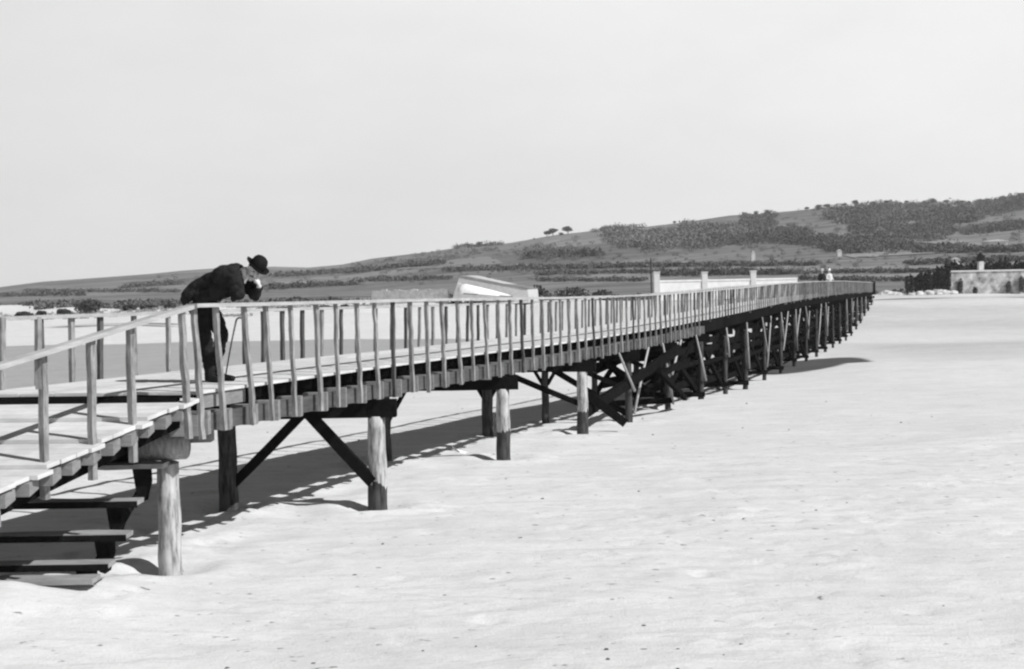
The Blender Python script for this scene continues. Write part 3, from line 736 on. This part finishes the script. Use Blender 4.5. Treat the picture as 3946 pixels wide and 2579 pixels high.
# low bank wall
p = P(865*1.658, 1145, 200); q = P(1043*1.658, 1138, 194)
lw = MB(); n_ = 30
for i in range(n_):
    a = p.lerp(q, i/n_); b = p.lerp(q, (i+1)/n_); zt = P(956*1.658, 674*1.658+3*math.sin(i*1.1)+rnd.uniform(-2, 2), 197).z
    zb = gz(a.x, a.y)-.3; m1 = (a+b)/2; lw.box((m1.x, m1.y, (zt+zb)/2), ((b.x-a.x)/2, (b.y-a.y)/2, 0), (.02, .5, 0), (0, 0, (zt-zb)/2))
tag(lw.build('low_wall', M['rubble'], origin=tuple(p)), 'low pale ragged rubble wall on the sand left of the upturned boat', 'wall')
# slanted shed
d = 192
A = [P(x*1.658, y*1.658, d) for x, y in ((1050, 700), (1068, 642), (1085, 640), (1226, 672), (1229, 700))]
mb = MB(); mb.prism(A, (1.8, 6.5, 0)); sh = empty('shed', A[0], 'grey slanting boarded shed half sunk in the sand behind the bridge', 'shed'); sh.location.z = gz(A[0].x, A[0].y)
mb.build('wall', M['slab'], sh)
mb = MB(); a, b = A[1]+Vector((-.1, -.15, .05)), A[3]+Vector((.1, -.15, .05)); mb.prism([a, b, b+Vector((1.8, 6.9, 0)), a+Vector((1.8, 6.9, 0))], (0, 0, .08)); mb.build('roof', M['roof'], sh)
# upturned boat
d = 188; a = P(1064*1.658, 678*1.658, d); b = P(1192*1.658, 689*1.658, d)
bt = empty('boat', (a.x, a.y, gz(a.x, a.y)), 'white upturned boat hull lying on the sand before the slanting grey shed', 'boat')
mb = MB(); vs = []; n_ = 14; m__ = 10
for i in range(n_+1):
    t = i/n_; c_ = a.lerp(b, t); c_.z = lerp(a.z-.25, b.z-.1, t); hgt = (1.7*(1-t)**.75+.06)*min(1, (t+.03)*6)**.5; wid = 1.3*math.sin(math.pi*min(1, .12+t*.86))**.6
    for j in range(m__+1):
        th = math.pi*j/m__; vs.append((c_.x+.1*math.cos(th), c_.y-math.cos(th)*wid, c_.z+math.sin(th)*hgt))
mb.add(vs, [(i*(m__+1)+j, i*(m__+1)+j+1, (i+1)*(m__+1)+j+1, (i+1)*(m__+1)+j) for i in range(n_) for j in range(m__)]+[tuple(range(m__+1)), tuple(n_*(m__+1)+j for j in range(m__+1))])
mb.build('hull', M['hull'], bt, True)
mb = MB(); mb.beam(a+Vector((.9, -1.4, -.35)), b+Vector((0, -.8, -.02)), .1, .14); mb.build('gunwale', M['trunk'], bt)
mb = MB(); c_ = a.lerp(b, .05); mb.beam(c_+Vector((-.4, 0, 1.35)), a.lerp(b, .6)+Vector((0, 0, .68)), .06, .08); mb.build('keel', M['hull'], bt)
# small bush next to the shed
p = P(1268*1.658, 690*1.658, 150); p.z = ground(p.x, p.y)
for i, (xd, w, h, lab) in enumerate(((1250, 24, 30, 'dark shrub right against the end of the slanting grey shed'), (1330, 44, 24, 'broad low dark bush behind the railing right of the shed'), (1400, 26, 20, 'dark bush midway between the shed and the tall pole'))):
    p = P(xd*1.658, 1140, 207); p.z = ground(p.x, p.y); k_ = 1.658*207/FPX
    sh = empty('shrub', p, lab, 'shrub', 'bushes behind the bridge'); mb = MB(); bush(mb, p, w*k_, h*k_*1.3, 600, 40+i, .25); mb.build('foliage', M['leaf'], sh)
# tall pole
p = P(1515*1.658, 1150, 150); zt = P(1515*1.658, 600*1.658, 150).z; zb = ground(p.x, p.y)-.5
mb = MB(); mb.tube([(p.x, p.y, zb), (p.x-.05, p.y, zt)], [.13, .09], 10); tag(mb.build('pole', M['trunk'], origin=(p.x, p.y, zb)), 'tall thin dark pole rising beside the left end of the white wall', 'pole')
# white wall with pillars
d = 178; a = P(1532*1.658, 652*1.658, d); b = P(1852*1.658, 645.5*1.658, d+8); ww = empty('white_wall', (a.x, a.y, ground(a.x, a.y)), 'low whitewashed wall with three square pillars beyond the bridge', 'wall')
def seg(a, b, z0, z1, th, nm):
    mb = MB(); m1 = (a+b)/2; e = (b-a)/2; nn = Vector((-e.y, e.x, 0)).normalized()*th/2
    mb.prism([(a-nn).to_tuple()[:2]+(a.z+z0,), (b-nn).to_tuple()[:2]+(b.z+z0,), (b-nn).to_tuple()[:2]+(b.z+z1,), (a-nn).to_tuple()[:2]+(a.z+z1,)], nn*2); mb.build(nm, M['white'], ww)
seg(a, b, -3.0, -.28, .3, 'wall'); seg(a, b, -.27, 0, .5, 'coping')
for xd, yt in ((1526, 634), (1637, 634), (1750, 631)):
    p = P(xd*1.658, yt*1.658, d+8*(xd-1532)/320-.1); zb = ground(p.x, p.y)-.3; mb = MB()
    mb.box((p.x, p.y-.05, (p.z+zb)/2), (.42, 0, 0), (0, .42, 0), (0, 0, (p.z-zb)/2)); mb.box((p.x, p.y-.05, p.z+.06), (.5, 0, 0), (0, .5, 0), (0, 0, .07)); mb.build('pillar', M['white'], ww)
# small white markers and huts on the slope
for xd, yd, w, h, nm, lab in ((1750, 607, 1.3, 3.4, 'white_hut', 'tiny tall white hut on the field above the white wall'), (1950, 597, 1.5, 2.4, 'white_hut', 'tiny white hut at the field edge above the far end of the bridge'),
                              (2312, 576, 6.5, 2.6, 'white_hut', 'small white hut on the hillside above the stone wall at the right'), (2220, 615, 2.4, 2.2, 'white_hut', 'small white hut just beyond the left end of the stone wall')):
    p = hit(xd, yd, 215); s = p.y/420; t = empty(nm, p, lab, 'hut', 'small white huts on the slope'); mb = MB(); gbox(mb, p.x-w*s/2, p.x+w*s/2, p.y-w*s/2, p.y+w*s/2, p.z-.5, p.z+h*s*.8); mb.build('wall', M['white'], t)
    mb = MB(); z = p.z+h*s*.8; mb.prism([(p.x-w*s*.56, p.y-w*s*.6, z), (p.x+w*s*.56, p.y-w*s*.6, z), (p.x, p.y-w*s*.6, z+h*s*.25)], (0, w*s*1.2, 0)); mb.build('roof', M['white'], t)
# stone wall at the right
d = 206; a = P(2214*1.658, 630*1.658, d-2); b = P(2440*1.658, 632*1.658, d); sw = empty('stone_wall', (a.x, a.y, ground(a.x, a.y)), 'high mottled stone wall with a pale coping at the right edge', 'wall')
mb = MB(); m1 = (a+b)/2; zb = ground(m1.x, m1.y)-1.5
mb.box((m1.x, m1.y, (a.z-.2+zb)/2), ((b.x-a.x)/2, 0, 0), (0, .4, 0), (0, 0, (a.z-.2-zb)/2)); mb.build('wall', M['stone'], sw)
mb = MB(); mb.box((m1.x, m1.y, a.z-.06), ((b.x-a.x)/2+.1, 0, 0), (0, .55, 0), (0, 0, .13)); mb.build('coping', M['white'], sw)
p = P(2279*1.658, 608*1.658, d-1); mb = MB(); mb.box((p.x, p.y, (p.z+a.z)/2+.05), (.42, 0, 0), (0, .42, 0), (0, 0, (p.z-a.z)/2-.05)); mb.build('pillar', M['rubble'], sw)
t = empty('potted_bush', (p.x, p.y, p.z), 'round dark bush on top of the pillar of the stone wall', 'bush'); mb = MB(); bush(mb, (p.x, p.y, p.z+.1), .68, 1.35, 450, 77, .18); mb.build('foliage', M['leafdark'], t)
mb = MB(); mb.tube([(p.x, p.y, p.z), (p.x, p.y, p.z+.2)], [.3, .38], 10); mb.build('pot', M['trunk'], t)
hd = MB()
for i in range(26):
    q = P((2200+i*8)*1.658, 628*1.658, 222); q.z = ground(q.x, q.y); hz_ = P(2300*1.658, (617+rnd.uniform(-3, 3))*1.658, 222).z
    bush(hd, q, 1.3, max(1, hz_-q.z)*1.15, 300, 100+i, .4)
tag(hd.build('hedge', M['leafdark'], origin=(a.x, 222, 0)), 'long dark hedge behind the stone wall', 'hedge')
q = P(2267*1.658, 683*1.658, 203.0); q.z = ground(q.x, q.y); t = empty('shrub', q, 'small dark pointed shrub at the foot of the stone wall', 'shrub'); mb = MB(); bush(mb, q, .5, 1.5, 200, 5, .16); mb.build('foliage', M['leaf'], t)
for i, (xd, w, h) in enumerate(((2232, 14, 26), (2344, 12, 22), (2376, 14, 30))):
    q = P(xd*1.658, 683*1.658, 204.2); q.z = ground(q.x, q.y); kk = 1.658*204/FPX; t = empty('creeper', q, ('grey creeper covering the left end of the stone wall', 'grey creeper patch midway along the right part of the stone wall', 'grey creeper on the stone wall at the frame edge')[i], 'creeper', 'creepers on the stone wall')
    mb = MB(); bush(mb, q, w*kk*.5, h*kk*1.5, 260, 60+i, .2); mb.build('foliage', M['leafmid'], t)

# trees ---------------------------------------------------------------
def make_tree(name, seed, h, r, kind):
    rr = random.Random(seed); t = bpy.data.objects.new(name, None); col.objects.link(t)
    mb = MB(); pts = [(0, 0, -.3), (.05*h, 0, .35*h), (.02*h, .02*h, .75*h)]; mb.tube(pts, [.035*h, .026*h, .012*h], 7)
    for i in range(5):
        a = rr.random()*6.28; z = rr.uniform(.4, .7)*h; mb.tube([(0.03*h, 0, z), (math.cos(a)*r*.7, math.sin(a)*r*.7, z+.18*h)], [.014*h, .006*h], 5)
    mb.build('trunk', M['trunk'], t)
    mb = MB()
    if kind == 'umbrella':
        for i in range(7):
            a = rr.random()*6.28; q = rr.uniform(0, .6)*r; bush(mb, (math.cos(a)*q, math.sin(a)*q, h*(.42+.22*rr.random())), r*rr.uniform(.35, .55), h*rr.uniform(.25, .42), 60, seed*10+i, .07*h)
    elif kind == 'tall':
        for i in range(8):
            z = h*(.12+.1*i); bush(mb, (rr.uniform(-.15, .15)*r, rr.uniform(-.15, .15)*r, z), r*(.75-.06*abs(i-3)), h*.24, 60, seed*10+i, .045*h)
    else:
        for i in range(9):
            a = rr.random()*6.28; q = rr.uniform(.1, .65)*r; bush(mb, (math.cos(a)*q, math.sin(a)*q, h*rr.uniform(.2, .58)), r*.52, h*.4, 60, seed*10+i, .06*h)
    mb.build('crown', M['leafdark'] if kind == 'tall' else M['leaf'], t); return t
protos = {'umbrella': make_tree('pine_tree', 1, 8, 4.2, 'umbrella'), 'round': make_tree('broadleaf_tree', 2, 7, 3.4, 'round'), 'tall': make_tree('slender_tree', 3, 5.2, .9, 'tall')}
used = set()
def place(kind, p, s, label, cat='tree', group=None, sq=1.0):
    pr = protos[kind]
    if kind not in used:
        used.add(kind); o = pr; o.location = p; o.scale = (s*sq, s*sq, s)
    else: o = copy_tree(pr, p, label, rnd.random()*6.28, (s*sq, s*sq, s))
    tag(o, label, cat, group); return o
TR = [('umbrella', 1274, 545, 1.0, 'lone umbrella pine, leftmost of three on the middle skyline'), ('umbrella', 1290, 543, 1.25, 'umbrella pine in the middle of the three on the skyline'), ('umbrella', 1325, 540, 1.45, 'tallest umbrella pine on the middle skyline'),
      ('round', 1308, 546, .7, 'low rounded tree beneath the tallest umbrella pine'), ('round', 1245, 556, .35, 'tiny rounded tree left of the umbrella pines'),
      ('round', 1070, 576, .6, 'small rounded tree at the left of the ridge grove'), ('round', 1092, 574, .75, 'rounded tree in the ridge grove, second from its left'), ('round', 1118, 571, .95, 'broadest rounded tree of the ridge grove'), ('round', 1145, 569, .7, 'rounded tree at the right of the ridge grove'),
      ('round', 1405, 535, .7, 'rounded tree on the skyline right of the umbrella pines'), ('round', 1440, 530, .75, 'rounded tree beside the notch of the skyline'), ('umbrella', 1572, 520, .7, 'lone small pine on the smooth skyline past the middle'),
      ('round', 1735, 501, .8, 'rounded tree at the left end of the dark copse on the skyline'), ('round', 1760, 498, .9, 'rounded tree in the centre of the dark copse on the skyline'), ('round', 1787, 496, .9, 'rounded tree at the right end of the dark copse on the skyline'),
      ('umbrella', 1880, 487, .8, 'spreading pine on the right skyline, leftmost'), ('round', 1905, 485, 1.0, 'rounded tree next to the leftmost spreading pine on the right skyline'), ('umbrella', 1925, 482, 1.0, 'wide spreading pine above the wooded slope'),
      ('umbrella', 1968, 480, .8, 'thin pine at the left of the row on the right skyline'), ('umbrella', 1992, 478, 1.0, 'leaning pine in the row on the right skyline'), ('round', 2008, 477, .6, 'small tree between the leaning pine and the dense dark one'), ('round', 2033, 476, 1.15, 'dense dark rounded tree standing out on the right skyline'),
      ('umbrella', 2062, 475, .95, 'pale feathery pine right of the dense dark tree'), ('umbrella', 2110, 474, .8, 'small pine on the skyline of the wooded slope'), ('round', 2150, 472, .9, 'rounded tree at the top of the wooded slope'), ('round', 2170, 472, 1.0, 'broad rounded tree at the top of the wooded slope'),
      ('umbrella', 2200, 472, .9, 'pine right of the broad rounded tree at the top of the slope'), ('umbrella', 2240, 473, .8, 'small pine on the bare stretch of the right skyline'),
      ('round', 2300, 470, .8, 'rounded tree left of the corner wood'), ('round', 2330, 468, 1.0, 'rounded tree at the edge of the corner wood'), ('round', 2352, 464, 1.15, 'tall dark tree of the corner wood at the right'), ('round', 2374, 461, 1.25, 'tall dark tree at the very right end of the skyline')]
for kd, xd, yd, s, lab in TR:
    t = (xd*1.658-CX)/FPX; y = 985; x = t*y; place(kd, (x, y, hz(x, y)-1.5*s), s*rnd.uniform(.6, .95), lab, 'tree', 'trees on the skyline', rnd.uniform(1.1, 1.6))
nm_ = ['thin dark tree, first from the left in the grove beside the stone wall', 'second tree from the left in the grove beside the stone wall', 'third tree from the left in the grove beside the stone wall', 'fourth tree from the left in the grove beside the stone wall', 'fifth tree from the left in the grove beside the stone wall',
       'sixth tree from the left in the grove beside the stone wall', 'seventh tree from the left in the grove beside the stone wall', 'tallest dark tree of the grove beside the stone wall', 'last but one tree of the grove beside the stone wall', 'dark tree of the grove touching the stone wall']
for i, lab in enumerate(nm_):
    xd = 2108+i*10.5; q = P(xd*1.658, 1127, 200+rnd.uniform(-2, 2)); q.z = ground(q.x, q.y)-.1
    place('tall', q, (.62, .66, .6, .74, .7, .78, .72, .9, .84, .8)[i], lab, 'tree', 'grove beside the stone wall', 1.1)
# far woods, scrub and hedgerows: one mass each
def inside(poly, x, y):
    c = False
    for (x1, y1), (x2, y2) in zip(poly, poly[1:]+poly[:1]):
        if (y1 > y) != (y2 > y) and x < (x2-x1)*(y-y1)/(y2-y1)+x1: c = not c
    return c
def wood_poly(mb, poly, n, s0, s1, seed):
    rr = random.Random(seed); xs = [p[0] for p in poly]; ys_ = [p[1] for p in poly]; k_ = 0; tries = 0
    while k_ < n and tries < n*12:
        tries += 1; x, y = rr.uniform(min(xs), max(xs)), rr.uniform(min(ys_), max(ys_))
        if not inside(poly, x, y): continue
        x += rr.gauss(0, 7); y += rr.gauss(0, 2.2); p = hit(x, y, 230)
        if p.y > 985: continue
        s = rr.uniform(s0, s1)*p.y/1000
        bush(mb, p-Vector((0, 0, s*.2)), s*rr.uniform(.8, 1.2), s*rr.uniform(.9, 1.4), 80, rr.random()*90, s*.15); k_ += 1
wp_ = MB()
wood_poly(wp_, [(1405, 555), (1425, 538), (1500, 545), (1620, 530), (1700, 530), (1736, 545), (1736, 572), (1600, 580), (1508, 583), (1420, 572)], 330, 4, 7.5, 1)
wood_poly(wp_, [(1430, 572), (1628, 572), (1628, 584), (1440, 580)], 10, 3, 5, 15)
wm_ = MB()
wood_poly(wm_, [(1733, 556), (1760, 541), (1850, 538), (1900, 550), (1890, 572), (1740, 566)], 170, 4, 7, 2)
wood_poly(wm_, [(1888, 572), (1890, 556), (2000, 558), (2111, 562), (2111, 586), (1977, 592), (1920, 584)], 210, 4, 7, 3)
wood_poly(wm_, [(1721, 536), (1724, 507), (1795, 503), (1799, 532)], 90, 3, 5, 4)
rq = random.Random(5)
for i in range(330):
    xd = rq.choice((rq.uniform(1060, 1170), rq.uniform(1380, 1500), rq.uniform(1860, 2380), rq.uniform(1860, 2380), rq.uniform(2270, 2380))); y = rq.uniform(955, 1000); x = (xd*1.658-CX)/FPX*y; r_ = rq.uniform(1.2, 3.4)
    bush(wm_, (x, y, hz(x, y)-.5), r_*rq.uniform(1, 1.8), r_*rq.uniform(.9, 1.7), 40, i+.5, r_*.2)
wood_poly(wm_, [(1905, 500), (2050, 480), (2240, 480), (2260, 500), (2200, 560), (2100, 562), (1990, 545)], 420, 3, 6.5, 5)
wood_poly(wm_, [(2225, 517), (2300, 480), (2380, 465), (2380, 488), (2300, 503), (2240, 520)], 170, 4, 7.5, 6)
wood_poly(wm_, [(2240, 546), (2245, 538), (2380, 522), (2380, 534)], 90, 4, 6, 7)
wood_poly(wp_, [(300, 650), (620, 632), (1180, 575), (1500, 540), (2050, 485), (2380, 480), (2380, 615), (1500, 640), (300, 690)], 750, 1.2, 3.6, 31)
wood_poly(wp_, [(1200, 600), (1240, 575), (1330, 580), (1400, 590), (1390, 600), (1250, 606)], 120, 3, 5, 8)
wood_poly(wp_, [(860, 615), (900, 604), (1050, 586), (1160, 580), (1160, 590), (1000, 612)], 80, 2, 4, 9)
tag(wm_.build('woodland', M['leafmid']), 'dark patches of woodland and scrub covering the hillside', 'woodland', kind='stuff')
tag(wp_.build('woodland', M['leafpale']), 'pale grey copses and loose scrub in the middle of the hillside', 'woodland', kind='stuff')
hm = MB(); rr = random.Random(8)
HL = [((284, 671), (426, 661), 2.0), ((639, 645), (844, 632), 2.2), ((621, 674), (844, 662), 2.4), ((805, 636), (1032, 615), 2.4), ((1032, 632), (1500, 622), 2.4), ((850, 655), (1050, 650), 2), ((1230, 600), (1400, 594), 3), ((1250, 640), (1760, 632), 2.0),
      ((1508, 622), (1900, 618), 2.2), ((1700, 640), (2200, 634), 2.0), ((1860, 652), (2110, 655), 2.2), ((2130, 590), (2380, 586), 3), ((2110, 618), (2380, 606), 2.6), ((2100, 580), (2260, 582), 2.8), ((1250, 655), (1500, 655), 2), ((1530, 643), (1840, 638), 2.4), ((60, 680), (420, 680), 1.6), ((0, 690), (200, 688), 2)]
for (x0, y0), (x1, y1), s in HL:
    n_ = int((x1-x0)/3.2)
    for i in range(n_):
        if rr.random() < .18: continue
        t = i/n_; p = hit(lerp(x0, x1, t), lerp(y0, y1, t)+rr.uniform(-1, 1), 215); k_ = s*p.y/620*rr.uniform(.7, 1.2)
        bush(hm, p, k_*1.5, k_*1.2, 34, rr.random()*90, k_*.28)
tag(hm.build('hedgerows', M['leafmid']), 'long dark hedgerows between the fields on the slope', 'hedgerows', kind='stuff')
# pale tracks
for i, (pl, w) in enumerate((([(1971, 598), (2030, 595), (2111, 592), (2246, 584)], 7), ([(1627, 547), (1700, 541), (1774, 537)], 8), ([(812, 629), (1000, 624), (1227, 618)], 5), ([(1263, 568), (1334, 553)], 9), ([(2110, 562), (2180, 566), (2240, 560)], 10), ([(1740, 528), (1800, 528), (1850, 540)], 8))):
    vs = []; pts = []
    for (x0, y0), (x1, y1) in zip(pl, pl[1:]):
        n_ = max(2, int((x1-x0)/5)); pts += [(lerp(x0, x1, j/n_), lerp(y0, y1, j/n_)) for j in range(n_)]
    pts.append(pl[-1])
    for x, y in pts:
        p = hit(x, y, 230)
        for s in (-1, 1): yy = p.y+s*w; xx = p.x; vs.append((xx, yy, ground(xx, yy)+.35))
    m1 = bpy.data.meshes.new('path'); m1.from_pydata(vs, [], [(2*j, 2*j+2, 2*j+3, 2*j+1) for j in range(len(pts)-1)]); m1.materials.append(M['path']); o = bpy.data.objects.new('path', m1); col.objects.link(o); tag(o, kind='structure')
# pale rocks by the grove
rk = [(2122, 680, .5), (2135, 681, .7), (2150, 679, .5), (2163, 681, .8), (2180, 679, .9), (2195, 677, .8), (2215, 676, .7), (2050, 670, .8), (2066, 668, 1.1), (2085, 669, .8)]
lb = ['leftmost pale rock in the row before the grove', 'second pale rock from the left before the grove', 'small pale rock third from the left before the grove', 'pale rock in the middle of the row before the grove', 'largest pale rock in the row before the grove', 'pale rock before the dark end of the grove', 'pale rock at the left foot of the stone wall', 'pale rock just past the end post of the bridge', 'broad pale rock past the end of the bridge', 'pale rock between the bridge end and the grove']
for i, (xd, yd, r) in enumerate(rk):
    q = P(xd*1.658, yd*1.658, 193); q.z = ground(q.x, q.y); mb = MB(); mb.sphere((0, 0, r*.25), r*1.4, r, r*.65, n=10, m=7, rough=.6, seed=i*3)
    o = mb.build('rock', M['rock']); o.location = q; tag(o, lb[i], 'rock', 'pale rocks along the back of the beach')

# pale sea air over the whole place
mb = MB(); mb.box((0, 700, 70), (1350, 0, 0), (0, 900, 0), (0, 0, 82))
hv = bpy.data.materials.new('haze'); hv.use_nodes = True; hn = hv.node_tree; hn.nodes.remove(hn.nodes['Principled BSDF'])
pv = hn.nodes.new('ShaderNodeVolumePrincipled'); pv.inputs['Color'].default_value = g(.95); pv.inputs['Density'].default_value = .00022; pv.inputs['Anisotropy'].default_value = .2
hn.links.new(pv.outputs[0], hn.nodes['Material Output'].inputs['Volume'])
tag(mb.build('haze', hv), kind='stuff')
# ------------------------------------------------------------------ light
SUN_EL = 44.0; sd_ = Vector((.89, -.454, 0)).normalized()
sun = bpy.data.lights.new('sun', 'SUN'); sun.energy = 5.0; sun.angle = R(.5); sun.color = (1, 1, 1)
so = bpy.data.objects.new('sun', sun); col.objects.link(so)
dirv = Vector((sd_.x*math.cos(R(SUN_EL)), sd_.y*math.cos(R(SUN_EL)), math.sin(R(SUN_EL))))
so.rotation_euler = dirv.to_track_quat('Z', 'Y').to_euler(); so.location = (0, 0, 50)
w = bpy.data.worlds.new('World'); sc.world = w; w.use_nodes = True; nt = w.node_tree
bg = nt.nodes['Background']; sk = nt.nodes.new('ShaderNodeTexSky'); sk.sky_type = 'NISHITA'; sk.sun_disc = False
sk.sun_elevation = R(SUN_EL); sk.sun_rotation = math.atan2(sd_.x, sd_.y); sk.dust_density = 2.0; sk.altitude = 0
bwn = nt.nodes.new('ShaderNodeRGBToBW'); nt.links.new(sk.outputs[0], bwn.inputs[0])
geo = nt.nodes.new('ShaderNodeNewGeometry'); sx = nt.nodes.new('ShaderNodeSeparateXYZ')
tc = nt.nodes.new('ShaderNodeTexCoord'); nt.links.new(tc.outputs['Generated'], sx.inputs[0])
# bright sky low down; sky overhead dimmed out of view to deepen shade
rmp = nt.nodes.new('ShaderNodeValToRGB'); e = rmp.color_ramp.elements
e[0].position = 0; e[0].color = (1, 1, 1, 1); e[1].position = .40; e[1].color = (0, 0, 0, 1); q = e.new(.29); q.color = (1, 1, 1, 1)
nt.links.new(sx.outputs[2], rmp.inputs[0])
nz = nt.nodes.new('ShaderNodeTexNoise'); nz.inputs['Scale'].default_value = 2.6; nz.inputs['Detail'].default_value = 9; nz.inputs['Roughness'].default_value = .62
mp = nt.nodes.new('ShaderNodeMapping'); mp.inputs['Scale'].default_value = (1, 1, 2.5); nt.links.new(tc.outputs['Generated'], mp.inputs[0]); nt.links.new(mp.outputs[0], nz.inputs['Vector'])
mr = nt.nodes.new('ShaderNodeMapRange'); mr.inputs[3].default_value = 7.4; mr.inputs[4].default_value = 9.7; nt.links.new(nz.outputs['Fac'], mr.inputs[0])
mx = nt.nodes.new('ShaderNodeMix'); mx.data_type = 'FLOAT'
sc1 = nt.nodes.new('ShaderNodeMath'); sc1.operation = 'MULTIPLY'; sc1.inputs[1].default_value = .12; nt.links.new(bwn.outputs[0], sc1.inputs[0])
nt.links.new(rmp.outputs[0], mx.inputs[0]); nt.links.new(sc1.outputs[0], mx.inputs[2]); gr = nt.nodes.new('ShaderNodeMapRange'); gr.inputs[1].default_value = -.45; gr.inputs[2].default_value = .3; gr.inputs[3].default_value = .86; gr.inputs[4].default_value = 1.0; nt.links.new(sx.outputs[0], gr.inputs[0])
gm = nt.nodes.new('ShaderNodeMath'); gm.operation = 'MULTIPLY'; nt.links.new(mr.outputs[0], gm.inputs[0]); nt.links.new(gr.outputs[0], gm.inputs[1]); nt.links.new(gm.outputs[0], mx.inputs[3])
nt.links.new(mx.outputs[0], bg.inputs[0]); bg.inputs[1].default_value = .1
sc.view_settings.view_transform = 'Standard'; sc.view_settings.look = 'None'; sc.view_settings.exposure = .13; sc.view_settings.gamma = 1
sc.render.engine = 'CYCLES'; sc.render.filter_size = 1.5; sc.cycles.filter_width = 2.3; sc.cycles.max_bounces = 6; sc.cycles.volume_bounces = 0; sc.cycles.diffuse_bounces = 3
